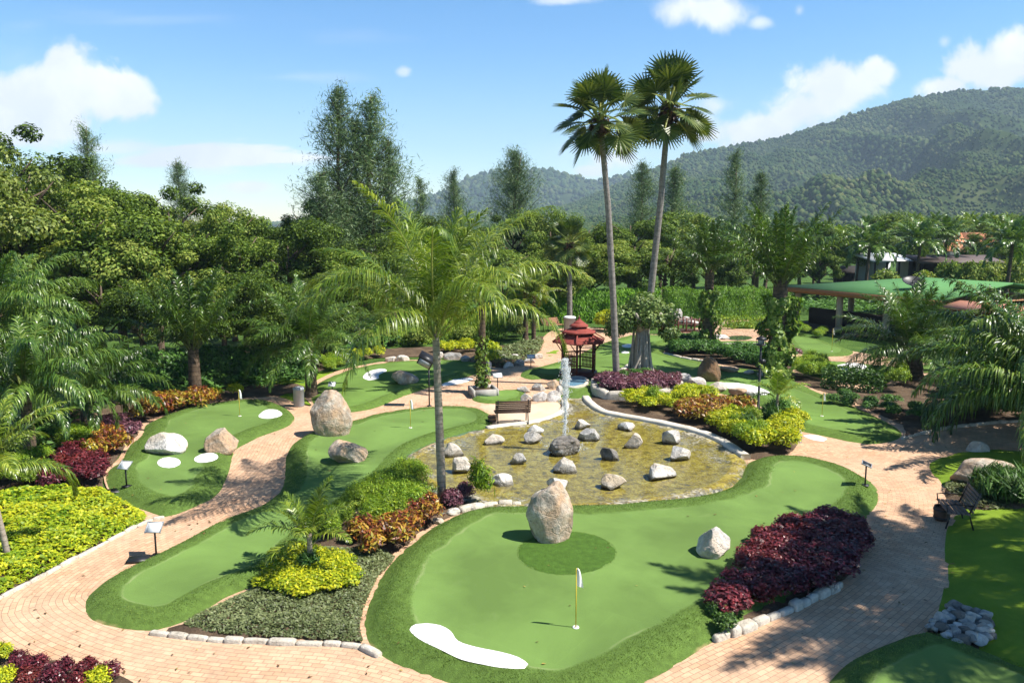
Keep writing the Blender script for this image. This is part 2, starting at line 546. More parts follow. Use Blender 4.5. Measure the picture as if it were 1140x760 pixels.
front_green = [(403, 697), (413, 723), (447, 744), (504, 763), (560, 785), (640, 795), (715, 765), (760, 738), (803, 711), (845, 690), (890, 668), (930, 640), (955, 600), (966, 578),
               (978, 563), (980, 549), (971, 536), (947, 523), (920, 515), (894, 510), (860, 509), (835, 513), (825, 524), (817, 538), (793, 549), (760, 556), (714, 560), (681, 563), (634, 564), (581, 565), (540, 566), (507, 573), (474, 591), (447, 613), (423, 640), (408, 673)]
green(front_green, 0.95, 0.24, spacing=0.22)
green([(92, 676), (100, 690), (127, 699), (164, 703), (190, 698), (215, 688), (260, 662), (300, 648), (334, 622), (360, 596), (400, 565), (440, 530), (455, 511), (471, 499), (494, 490), (517, 484), (544, 476), (550, 467),
       (544, 460), (526, 455), (494, 454), (455, 457), (416, 463), (389, 471), (352, 480), (328, 492), (318, 507), (316, 526), (311, 546), (284, 566), (241, 582), (200, 604), (160, 624), (124, 641), (97, 663)], 0.7, 0.2)
green([(329, 464), (321, 475), (294, 485), (266, 499), (261, 507), (256, 526), (247, 546), (234, 557), (207, 569), (184, 576), (164, 570), (136, 560), (120, 545), (117, 527), (134, 512), (143, 496), (156, 485),
       (163, 472), (190, 461), (212, 455), (241, 450), (284, 446), (311, 450)], 0.85, 0.2)
green([(345, 441), (352, 428), (372, 418), (400, 410), (440, 404), (508, 402), (537, 404), (543, 411), (526, 418), (492, 427), (480, 431), (448, 442), (416, 455), (382, 460), (356, 459)], 0.7, 0.18, turf_back)
green([(525, 445), (530, 440), (558, 435), (582, 436), (588, 442), (580, 447), (556, 449), (538, 449)], 0.4, 0.14, turf_back)
green([(578, 419), (584, 412), (605, 407), (640, 396), (668, 383), (700, 374), (742, 374), (765, 376), (745, 384), (742, 394), (764, 400), (784, 404), (812, 409), (850, 414), (868, 419), (890, 426), (910, 436), (947, 450), (977, 464), (1001, 477), (1006, 485), (994, 492), (967, 495),
       (940, 491), (918, 486), (894, 481), (876, 478), (862, 462), (830, 446), (790, 436), (740, 430), (700, 428), (672, 436), (655, 446), (640, 448), (622, 442), (618, 432), (626, 426), (606, 422), (592, 423)], 0.9, 0.16, turf_back, 0.42)
green([(872, 376), (885, 374.5), (910, 378), (932, 385), (950, 391), (945, 396), (922, 397), (897, 396), (884, 391), (875, 384)], 0.7, 0.16, turf_back, 0.42)
green([(885, 401), (930, 403), (970, 406.5), (1000, 409), (1040, 405), (1056, 408), (1056, 416), (1024, 415), (1000, 418), (985, 428), (945, 426), (900, 418), (884, 410)], 0.7, 0.14, turf_back, 0.42)
green([(803, 363), (812, 359.5), (840, 357.5), (868, 359), (872, 364), (850, 366), (822, 366)], 0.8, 0.14, turf_back, 0.5)
green([(780, 384), (800, 380), (850, 380), (874, 386), (876, 396), (850, 400), (810, 397)], 0.9, 0.1, turf_back, 0.5)
green([(918, 762), (947, 734), (994, 713), (1024, 704), (1060, 712), (1100, 728), (1140, 742), (1200, 770), (1180, 830), (1000, 850), (890, 800)], 0.6, 0.2)

# the rough dark ring of turf round the boulder
ring = smooth_closed([G(631 + 56 * math.cos(a), 615 + 25 * math.sin(a), 0.12)[:2] for a in np.arange(14) / 14 * 2 * PI], 0.15)
ring_me = sheet_mesh('rough_turf', ring, turf_mat('rough_turf', (0.075, 0.155, 0.022), (0.075, 0.155, 0.022)), 0.15, lambda V, d: np.array([ground_z(*v) for v in V]) - 0.006 + 0.016 * sstep(d, 0, 0.08), lambda V, d: d * 0 + 0.5)
tag(obj('rough_turf', ring_me), kind='structure')

# --- lawns
def lawn(pts, mat, name, z=0.05, spacing=0.6, rise=0.08):
    poly = px_poly(pts, step=0.3)
    me = sheet_mesh(name, poly, mat, spacing, lambda V, d: -0.02 + (z + 0.02) * sstep(d, 0, 0.12) + rise * sstep(d, 0.1, 1.5))
    return tag(obj(name, me), kind='structure'), poly

lawn([(1033, 523), (1032, 516), (1048, 508), (1072, 502), (1106, 499.5), (1140, 501), (1290, 508), (1420, 600), (1400, 770), (1250, 790), (1120, 742), (1090, 728), (1046, 706), (1036, 690), (1043, 667), (1048, 645), (1048, 620), (1051, 588), (1060, 573), (1062, 561), (1054, 549), (1042, 536)], lawn_m, 'lawn')
lawn([(345, 450), (346, 430), (372, 414), (352, 414), (300, 424), (310, 440)], lawn_m, 'lawn', 0.01, 0.6, 0.02)
lawn([(608, 398), (606, 391), (618, 386), (626, 389), (622, 394)], lawn_m, 'lawn', 0.01, 0.6, 0.02)

# --- planting beds of bare soil
BEDS = {}
def bed(key, pts, z=0.05):
    poly = px_poly(pts, step=0.3)
    BEDS[key] = poly
    me = sheet_mesh('planting_bed', poly, soil, 0.4, lambda V, d: -0.02 + (z + 0.02) * sstep(d, 0, 0.15))
    tag(obj('planting_bed', me), kind='structure')
    return poly
bed('middle', [(170, 704), (215, 690), (300, 648), (345, 605), (400, 566), (440, 530), (456, 512), (462, 526), (480, 545), (520, 557), (560, 562), (545, 568), (507, 574), (474, 592), (447, 614), (423, 641), (408, 674), (404, 698), (412, 722), (396, 719), (330, 715), (240, 712)], 0.06)
bed('pond_side', [(655, 446), (662, 438), (680, 430), (740, 428), (790, 437), (830, 447), (862, 463), (878, 478), (892, 482), (886, 500), (868, 510), (832, 511), (806, 494), (780, 483), (745, 474), (712, 467), (680, 461)], 0.08)
bed('purple', [(800, 709), (803, 672), (827, 630), (860, 604), (890, 588), (930, 582), (958, 588), (962, 612), (938, 652), (890, 676), (845, 695)], 0.07)
bed('right_palm', [(1007, 489), (1040, 480), (1067, 476), (1140, 470), (1300, 462), (1300, 425), (1140, 419), (1060, 416), (1020, 418), (985, 430), (960, 432), (930, 428), (895, 418), (872, 419), (910, 435), (950, 449), (980, 463), (1004, 476)], 0.04)
bed('left_edge', [(166, 579), (130, 557), (116, 545), (116, 526), (130, 510), (141, 494), (154, 484), (165, 468), (212, 452), (252, 446), (330, 438), (330, 426), (150, 440), (0, 470), (-150, 500), (-300, 640), (-200, 735), (0, 666), (100, 613)], 0.03)
bed('far_flowers', [(742, 394), (744, 383), (775, 378), (845, 392), (880, 396), (884, 410), (880, 420), (850, 413), (812, 408), (784, 402)], 0.05)
bed('back_hole', [(560, 410), (545, 404), (500, 397), (420, 398), (380, 404), (350, 414), (340, 408), (380, 392), (470, 386), (560, 384), (603, 374), (604, 386), (594, 397)], 0.04)
bed('corner', [(-40, 722), (10, 722), (60, 732), (130, 745), (170, 775), (100, 810), (-60, 800)], 0.05)
bed('rockpile', [(1027, 703), (1040, 685), (1060, 677), (1096, 685), (1112, 705), (1104, 724), (1070, 727), (1046, 716)], 0.07)
bed('lawn_bed', [(1050, 545), (1064, 535), (1090, 536), (1140, 545), (1180, 560), (1140, 574), (1080, 570), (1058, 562)], 0.16)

# --- the tan terrace by the pond
tan = ground_mat('terrace_concrete', [(0.3, (0.52, 0.37, 0.25)), (0.5, (0.62, 0.46, 0.32)), (0.7, (0.70, 0.54, 0.40))], 0.8, 0.25, 0.01, 40)
pale_stone = ground_mat('pale_stone', [(0.32, (0.22, 0.19, 0.15)), (0.46, (0.50, 0.45, 0.37)), (0.7, (0.68, 0.63, 0.55))], 2.5, 0.9, 0.04, 14)
pale_kerb = ground_mat('pale_kerb', [(0.3, (0.40, 0.35, 0.28)), (0.5, (0.62, 0.57, 0.48)), (0.7, (0.72, 0.67, 0.58))], 1.2, 0.4, 0.01, 20)
terr = px_poly([(543, 474), (551, 466), (546, 459), (532, 453), (540, 450), (590, 449), (618, 447), (627, 450), (627, 457), (619, 463), (597, 470), (565, 475), (545, 478)], step=0.2)
tag(obj('terrace', sheet_mesh('terrace', terr, tan, 0.4, lambda V, d: -0.02 + 0.09 * sstep(d, 0, 0.06))), kind='structure')

def strip(name, pts, w, h, mat, z0=0.0, px=True, closed=False, jitter=0.0):
    """a rounded raised band along a line"""
    c = px_poly(pts, step=0.18, closed=closed) if px else pts
    n = len(c)
    t = np.gradient(c, axis=0); t /= np.linalg.norm(t, axis=1)[:, None]
    nv = np.column_stack([-t[:, 1], t[:, 0]])
    prof = [(-0.5, -0.05), (-0.47, 0.75 * h), (-0.33, h), (0.33, h), (0.47, 0.75 * h), (0.5, -0.05)]
    v, q = [], []
    for i in range(n):
        jw = 1 + jitter * noise.noise((c[i][0] * 1.7, c[i][1] * 1.7, 1)) * 2
        jh = 1 + jitter * noise.noise((c[i][0] * 2.3, c[i][1] * 2.3, 9)) * 2
        for a, b in prof: v.append((c[i][0] + nv[i][0] * a * w * jw, c[i][1] + nv[i][1] * a * w * jw, z0 + b * (jh if b > 0 else 1)))
    k = len(prof)
    for i in range(n - 1):
        for j in range(k - 1): q.append((i * k + j, (i + 1) * k + j, (i + 1) * k + j + 1, i * k + j + 1))
    for b in (0, (n - 1) * k): q += [(b, b + 1, b + 4, b + 5), (b + 1, b + 2, b + 3, b + 4)]
    me = mesh_np(name, v, [q], mat, False)
    return tag(obj(name, me), kind='structure')

def segs_strip(pts, w, h, L=0.55, gap=0.03, mat=pale_stone, z0=0.0, name='kerb', jit=0.1):
    """a kerb of separate rough stones set end to end, one mesh"""
    c = px_poly(pts, step=0.05, closed=False)
    s = np.concatenate([[0], np.cumsum(np.linalg.norm(np.diff(c, axis=0), axis=1))])
    mb = MB(); p = 0.0
    while p < s[-1] - 0.1:
        l = L * RNG.uniform(0.7, 1.35)
        a = np.array([np.interp(p, s, c[:, 0]), np.interp(p, s, c[:, 1])])
        b = np.array([np.interp(min(p + l - gap, s[-1]), s, c[:, 0]), np.interp(min(p + l - gap, s[-1]), s, c[:, 1])])
        d = b - a; ln = np.linalg.norm(d); 
        if ln < 0.05: break
        t = d / ln; n_ = np.array([-t[1], t[0]])
        ww = w * RNG.uniform(1 - jit, 1 + jit) / 2; hh = h * RNG.uniform(1 - jit, 1 + jit)
        ring = []
        for u, k in ((0, 0.86), (0.12, 1), (0.5, 1.03), (0.88, 1), (1, 0.86)):
            for o_, z_ in ((-1, -0.05), (-1, 0.7 * hh), (-0.7, hh), (0.7, hh), (1, 0.7 * hh), (1, -0.05)):
                q = a + d * u + n_ * o_ * ww * k
                ring.append((q[0], q[1], z0 + z_ * (k if z_ > 0 else 1) + RNG.uniform(-0.06, 0.06) * hh))
        quads = [(i * 6 + j, (i + 1) * 6 + j, (i + 1) * 6 + j + 1, i * 6 + j + 1) for i in range(4) for j in range(5)]
        quads += [(0, 1, 4, 5), (1, 2, 3, 4), (24 + 5, 24 + 4, 24 + 1, 24), (24 + 4, 24 + 3, 24 + 2, 24 + 1)]
        mb.add(ring, quads)
        p += l
    return tag(obj(name, mb.mesh(name, mat, True)), kind='structure')

# --- pond
pond_poly = px_poly([(627, 446), (650, 446), (657, 452), (674, 463), (714, 471), (750, 478.5), (784, 488), (806, 499), (824, 514), (821, 528), (803, 543), (762, 555), (714, 561), (660, 566), (610, 568), (560, 566), (520, 557), (486, 546), (462, 530), (452, 516), (466, 505), (492, 493), (516, 486), (545, 479), (594, 474), (622, 464), (630, 456)], step=0.2)

_t = np.roll(pond_poly, -1, 0) - np.roll(pond_poly, 1, 0); _t /= np.linalg.norm(_t, axis=1)[:, None] + 1e-9
_s = 1 if ((np.roll(pond_poly, -1, 0) - pond_poly)[:, 1] * (pond_poly[:, 0])).sum() > 0 else -1
pond_poly = pond_poly + 0.22 * _s * np.column_stack([_t[:, 1], -_t[:, 0]])
def pond_bed_mat():
    m = NT('pond_bed')
    q = m.n('Attribute', attribute_name='q').outputs['Fac']
    p = m.pos
    big = m.noise(0.55, p, 4, 0.6, 0.6)
    mid = m.noise(3.5, p, 6, 0.7, 0.8)
    vo = m.n('TexVoronoi', Scale=11.0); m.l(p, vo.inputs['Vector'])
    peb = m.ramp(vo.outputs['Color'], [(0.1, (0.09, 0.08, 0.06)), (0.5, (0.24, 0.22, 0.165)), (0.9, (0.46, 0.42, 0.34))])
    alg = m.ramp(mid, [(0.32, (0.05, 0.042, 0.012)), (0.46, (0.20, 0.15, 0.015)), (0.6, (0.33, 0.27, 0.04)), (0.72, (0.30, 0.29, 0.13))])
    f = m.math('ADD', m.math('MULTIPLY', big, 1.4), m.math('MULTIPLY', m.math('MINIMUM', q, 2.0), 0.21))
    f = m.math('ADD', f, m.math('MULTIPLY', mid, 0.35))
    sp = m.noise(16.0, p, 4, 0.75)
    f = m.math('ADD', f, m.math('MULTIPLY', m.math('SUBTRACT', sp, 0.5), 0.9))
    c = m.mix(m.ramp(f, [(0.90, 0.0), (1.22, 0.92)]), peb, alg)
    return m.done(m.pbr(c, 0.85, m.bump(m.math('ADD', vo.outputs['Distance'], mid), 0.7, 0.03), 0.2))

def water_mat(name, tint, amt=0.85):
    m = NT(name)
    p = m.pos
    h = m.math('ADD', m.noise(5.0, p, 3, 0.6, 0.3), m.math('MULTIPLY', m.noise(17.0, p, 3, 0.6), 0.4))
    nb = m.bump(h, 0.16, 0.03)
    t = m.n('BsdfTransparent'); t.inputs[0].default_value = (*tint, 1)
    g = m.n('BsdfGlossy'); g.inputs['Roughness'].default_value = 0.04; m.l(nb, g.inputs['Normal'])
    fr = m.n('Fresnel', IOR=1.33); m.l(nb, fr.inputs['Normal'])
    mx = m.n('MixShader'); m.l(fr.outputs[0], mx.inputs[0]); m.l(t.outputs[0], mx.inputs[1]); m.l(g.outputs[0], mx.inputs[2])
    return m.done(mx.outputs[0])

tag(obj('pond_bed', sheet_mesh('pond_bed', pond_poly, pond_bed_mat(), 0.25, lambda V, d: -0.03 + 0.125 * sstep(d, 0, 0.15) - 0.085 * sstep(d, 0.15, 1.0), lambda V, d: d)), kind='structure')
water = water_mat('pond_water', (0.95, 0.97, 0.93))
wp = pond_poly
tag(obj('pond_water', sheet_mesh('pond_water', wp, water, 0.5, lambda V, d: V[:, 0] * 0 + 0.062)), kind='structure')
# blue basin under the pavilion
basin = px_poly([(624, 429), (632, 424), (646, 423), (654, 427), (650, 432), (638, 434.5), (627, 433)], step=0.15)
blue = flat_mat('blue_basin', (0.13, 0.25, 0.34), 0.3, 0.5, vary=0.3, scale=2)
tag(obj('basin_water', sheet_mesh('basin_water', basin, blue, 0.3, lambda V, d: V[:, 0] * 0 + 0.16)), kind='structure')
strip('basin_kerb', [(624, 429), (632, 424), (646, 423), (654, 427), (650, 432), (638, 434.5), (627, 433), (624, 429)], 0.16, 0.2, pale_stone, jitter=0.1)

strip('kerb', [(652, 445), (657, 451.5), (674, 462), (714, 470), (750, 477), (784, 486), (808, 497), (830, 512)], 0.36, 0.2, pale_kerb, jitter=0.05)
strip('kerb', [(542, 478.5), (565, 475.5), (597, 471), (620, 463.5), (629, 456), (628, 448)], 0.3, 0.14, pale_kerb, jitter=0.05)
segs_strip([(168, 705), (240, 713), (330, 716.5), (398, 720), (425, 732)], 0.13, 0.07, 0.4, 0.02, jit=0.3)
segs_strip([(-120, 716), (0, 666), (100, 613.5), (165, 580), (183, 577)], 0.09, 0.06, 0.5, 0.015, jit=0.3)
segs_strip([(512, 570), (530, 565), (548, 563), (580, 563)], 0.24, 0.14, 0.4, 0.01, jit=0.3)
segs_strip([(795, 714), (845, 694), (890, 675), (936, 652)], 0.2, 0.14, 0.33, 0.02, jit=0.4)
segs_strip([(1004, 489), (1040, 480), (1067, 475.5), (1140, 469), (1260, 463)], 0.12, 0.09, 0.5, jit=0.3)
segs_strip([(739, 395), (764, 400.5), (784, 403.5)], 0.2, 0.15, 0.7)
segs_strip([(661, 431), (662, 438), (668, 444), (682, 447), (700, 447.5), (728, 445), (752, 440), (757, 434)], 0.3, 0.42, 1.1, 0.006, jit=0.08)   # raised planter wall
segs_strip([(800, 356.5), (840, 354.5), (872, 357)], 0.2, 0.12, 1.0)
segs_strip([(790, 383.5), (840, 384), (870, 385)], 0.2, 0.12, 1.0)
segs_strip([(700, 408), (684, 418), (662, 420)], 0.25, 0.15, 0.9)

# --- white sand bunkers
sand_m = ground_mat('white_sand', [(0.3, (0.74, 0.73, 0.70)), (0.6, (0.82, 0.81, 0.79))], 1.5, 0.3, 0.01, 60)
def bunker(pts, label, zoff=0.03, step=0.12):
    poly = px_poly([tuple(p) for p in pts], z=0.12, step=step)
    c = poly.mean(0)
    me = sheet_mesh('sand_bunker', poly, sand_m, 0.15, lambda V, d: np.array([ground_z(*v) for v in V]) + 0.005 + zoff * sstep(d, 0, 0.06))
    o = obj('sand_bunker', me)
    return tag(o, label, 'bunker', 'white sand bunkers on the greens')
def ell(cx, cy, rx, ry, n=12, ph=0.0, wob=0.0):
    return [(cx + rx * (1 + wob * math.sin(3 * a + ph)) * math.cos(a), cy + ry * (1 + wob * math.sin(2 * a + ph)) * math.sin(a)) for a in np.arange(n) / n * 2 * PI]
bunker([(456, 706), (463, 698), (475, 695), (490, 696), (502, 703), (510, 716), (530, 723), (557, 727), (577, 732), (588, 741), (584, 748), (565, 749), (547, 747), (514, 739), (487, 727), (467, 717)], 'long white kidney-shaped bunker in front of the flag on the nearest green')
bunker(ell(188, 513.5, 13, 6), 'small white oval bunker in front of the split pale boulder')
bunker(ell(229.5, 510.5, 13.5, 5.5, ph=1), 'small white oval bunker in front of the wedge-shaped boulder')
bunker(ell(301, 461.5, 13, 5, wob=0.1), 'white bunker at the path end of the long left green')
bunker([(404, 419), (408, 414), (416, 411), (428, 410), (430, 412.5), (422, 416), (421, 420), (411, 422)], 'white hourglass-shaped bunker beside the round tan boulder', step=0.2)
bunker([(492, 425), (505, 420), (520, 418), (527, 419), (520, 422), (505, 425.5), (494, 427)], 'thin white wedge bunker along the brick path', step=0.2)
bunker([(798, 426), (815, 424.5), (838, 428), (854, 434), (857, 437.5), (846, 439.5), (825, 436.5), (806, 431)], 'long white bunker behind the dark upright boulder', step=0.25)
bunker(ell(947, 407.5, 18, 3.6), 'white oval bunker by the dark hedge under the palm', step=0.25)
bunker([(894, 481), (902, 480), (914, 482), (921, 485), (917, 487.5), (904, 485.5)], 'narrow white bunker at the corner of the path junction', step=0.2)
bunker(ell(700, 384, 8, 2), 'white bunker beyond the red pavilion roof', step=0.3)
bunker(ell(696, 391.5, 4.5, 1.5), 'tiny white bunker between the two tall palm trunks', step=0.3)
bunker(ell(798, 372.5, 12, 2.2), 'white bunker beyond the small footbridge', step=0.4)

# --- the tufted pile of the rough turf along the nearer greens
def fringe_grass(gi, dens, mat_name, q0=0.0, q1=1.0, poly2=None):
    poly, fringe, amp, z0 = GREENS[gi]
    P0 = poly if poly2 is None else poly2
    lo, hi = P0.min(0), P0.max(0)
    n = int((hi - lo).prod() * dens)
    P = RNG.uniform(lo, hi, (n, 2)); P = P[in_poly(P, P0)]
    d = edge_dist(P, poly)
    if poly2 is None:
        k = (d > q0 * fringe) & (d < q1 * fringe * RNG.uniform(0.85, 1.05, len(P))); P, d = P[k], d[k]
    n = len(P)
    Z = z0 + amp * sstep(d, 0, 0.55 * fringe) - amp * 0.42 * sstep(d, 0.6 * fringe, 1.5 * fringe) + np.array([0.06 * min(1, q / 1.5) * noise.noise((x * 0.3, y * 0.3, 3.0)) for (x, y), q in zip(P, d)])
    L = RNG.uniform(0.014, 0.034, n)
    a = RNG.uniform(0, 2 * PI, n); ln = RNG.normal(0, 0.5, (n, 2))
    D = np.column_stack([ln, np.ones(n)]); D /= np.linalg.norm(D, axis=1)[:, None]
    S = np.column_stack([np.cos(a), np.sin(a), np.zeros(n)]) * 0.007
    C = np.column_stack([P, Z - 0.006])
    v = np.stack([C - S, C + S, C + D * L[:, None]], 1).reshape(-1, 3)
    return v
# ================================================================ plants
def leaf_quads(C, N, D, L, W, fold=0.15):
    """rhombic leaves: centre C, normal N, direction D (made square to N), length L, width W"""
    N = N / (np.linalg.norm(N, axis=1)[:, None] + 1e-9)
    D = D - N * (D * N).sum(1)[:, None]
    D = D / (np.linalg.norm(D, axis=1)[:, None] + 1e-9)
    S = np.cross(N, D)
    L = np.broadcast_to(L, len(C))[:, None]; W = np.broadcast_to(W, len(C))[:, None]
    v = np.stack([C - D * L / 2, C + S * W / 2 + N * W * fold - D * L * 0.06, C + D * L / 2 - N * W * fold, C - S * W / 2 + N * W * fold - D * L * 0.06], 1)
    f = np.arange(len(C) * 4).reshape(-1, 4)
    return v.reshape(-1, 3), f

def unit(n, rng=RNG):
    v = rng.normal(size=(n, 3))
    return v / np.linalg.norm(v, axis=1)[:, None]

bark = NT('bark'); _o = bark.oco
_n = bark.noise(6, _o, 6, 0.7); 
bark = bark.done(bark.pbr(bark.ramp(_n, [(0.35, (0.05, 0.035, 0.025)), (0.65, (0.20, 0.15, 0.11))]), 0.95, bark.bump(_n, 0.8, 0.05), 0.1))

def palm_bark(name, c1, c2, rings=9.0, dark=(0.05, 0.04, 0.03), ringk=0.85):
    m = NT(name)
    o = m.oco
    sep = m.n('SeparateXYZ'); m.l(o, sep.inputs[0])
    zz = m.math('ADD', sep.outputs[2], m.math('MULTIPLY', m.noise(2.0, o, 3), 0.12))
    saw = m.math('FRACT', m.math('MULTIPLY', zz, rings))
    nz = m.noise(7, o, 5, 0.7)
    c = m.mix(m.ramp(nz, [(0.35, 0.0), (0.65, 1.0)]), c1, c2)
    c = m.mix(m.ramp(saw, [(0.0, ringk), (0.18, 0.0), (0.9, 0.0), (1.0, ringk * 0.7)]), c, dark)
    return m.done(m.pbr(c, 0.9, m.bump(m.math('ADD', saw, nz), 0.6, 0.02), 0.15))
coco_bark = palm_bark('coconut_bark', (0.24, 0.19, 0.15), (0.42, 0.36, 0.30), 8, ringk=0.5)
tall_bark = palm_bark('palmyra_bark', (0.17, 0.15, 0.13), (0.32, 0.285, 0.26), 3.3, ringk=0.3)
oil_bark = palm_bark('oil_palm_bark', (0.06, 0.045, 0.03), (0.17, 0.12, 0.08), 5, (0.02, 0.015, 0.01))

# ---- leaf colours
LM = dict(
    broad=leaf_mat('leaves_broad', [(0.10, (0.034, 0.072, 0.010)), (0.45, (0.105, 0.174, 0.023)), (0.75, (0.182, 0.255, 0.038)), (0.95, (0.28, 0.31, 0.06))], 0.26, 0.55, 0.2, big=0.10, inst=0.8),
    olive=leaf_mat('leaves_olive', [(0.15, (0.083, 0.119, 0.023)), (0.5, (0.150, 0.203, 0.036)), (0.9, (0.255, 0.280, 0.065))], 0.28, big=0.12, inst=0.4),
    casu=leaf_mat('needles', [(0.15, (0.060, 0.120, 0.050)), (0.5, (0.111, 0.184, 0.072)), (0.9, (0.204, 0.264, 0.108))], 0.2, big=0.1, inst=0.4),
    coco=leaf_mat('coconut_leaf', [(0.12, (0.06, 0.125, 0.014)), (0.5, (0.155, 0.240, 0.026)), (0.85, (0.32, 0.37, 0.055)), (1.0, (0.50, 0.40, 0.10))], 0.28, 0.33, 0.5, big=0.1, inst=0.3),
    oil=leaf_mat('oil_palm_leaf', [(0.12, (0.030, 0.075, 0.010)), (0.5, (0.075, 0.150, 0.020)), (0.9, (0.17, 0.235, 0.04))], 0.2, 0.33, 0.5, big=0.1, inst=0.4),
    fan=leaf_mat('fan_leaf', [(0.15, (0.040, 0.080, 0.018)), (0.5, (0.085, 0.130, 0.028)), (0.9, (0.19, 0.21, 0.06))], 0.2, 0.35, 0.5, big=0.1),
    hedge=leaf_mat('hedge_leaf', [(0.15, (0.086, 0.210, 0.010)), (0.5, (0.138, 0.304, 0.015)), (0.9, (0.218, 0.399, 0.030))], 0.3, big=0.15),
    dark=leaf_mat('dark_shrub', [(0.15, (0.030, 0.081, 0.014)), (0.5, (0.060, 0.142, 0.022)), (0.9, (0.120, 0.230, 0.036))], 0.2, big=0.4),
    lime=leaf_mat('lime_shrub', [(0.15, (0.10, 0.19, 0.012)), (0.5, (0.19, 0.31, 0.018)), (0.9, (0.38, 0.44, 0.035))], 0.3, big=0.5),
    gold=leaf_mat('golden_shrub', [(0.12, (0.14, 0.25, 0.012)), (0.45, (0.36, 0.42, 0.015)), (0.9, (0.62, 0.55, 0.02))], 0.3, big=0.4),
    croton=leaf_mat('croton', [(0.12, (0.04, 0.06, 0.012)), (0.32, (0.14, 0.035, 0.018)), (0.5, (0.30, 0.08, 0.02)), (0.68, (0.46, 0.30, 0.03)), (0.9, (0.20, 0.22, 0.03))], 0.25, 0.4, 0.5, big=0.5),
    purple=leaf_mat('purple_shrub', [(0.12, (0.045, 0.010, 0.012)), (0.5, (0.135, 0.022, 0.028)), (0.85, (0.25, 0.045, 0.050)), (1.0, (0.36, 0.15, 0.11))], 0.22, 0.35, 0.5, big=0.5),
    mauve=leaf_mat('mauve_shrub', [(0.12, (0.05, 0.025, 0.035)), (0.5, (0.16, 0.055, 0.085)), (0.9, (0.28, 0.13, 0.16))], 0.22, 0.4, 0.4, big=0.5),
    carpet=leaf_mat('carpet_plant', [(0.15, (0.085, 0.110, 0.040)), (0.5, (0.135, 0.170, 0.065)), (0.9, (0.22, 0.25, 0.11))], 0.25, big=0.3),
    gcover=leaf_mat('yellow_cover', [(0.10, (0.11, 0.24, 0.012)), (0.42, (0.28, 0.38, 0.015)), (0.9, (0.55, 0.52, 0.02))], 0.3, big=0.18),
    ivy=leaf_mat('ivy_leaf', [(0.15, (0.06, 0.13, 0.015)), (0.5, (0.14, 0.24, 0.025)), (0.9, (0.30, 0.36, 0.08))], 0.25, big=0.5),
    ficus=leaf_mat('ficus_leaf', [(0.15, (0.06, 0.12, 0.022)), (0.5, (0.12, 0.19, 0.04)), (0.9, (0.24, 0.29, 0.09))], 0.25, big=0.4),
    dead=leaf_mat('dead_frond', [(0.2, (0.05, 0.025, 0.018)), (0.6, (0.11, 0.055, 0.035)), (0.9, (0.2, 0.12, 0.06))], 0.1),
)
rachis_m = flat_mat('rachis', (0.30, 0.32, 0.08), 0.5, 0.4, vary=0.3)
rachis_dark = flat_mat('rachis_dark', (0.13, 0.16, 0.04), 0.5, 0.4, vary=0.3)

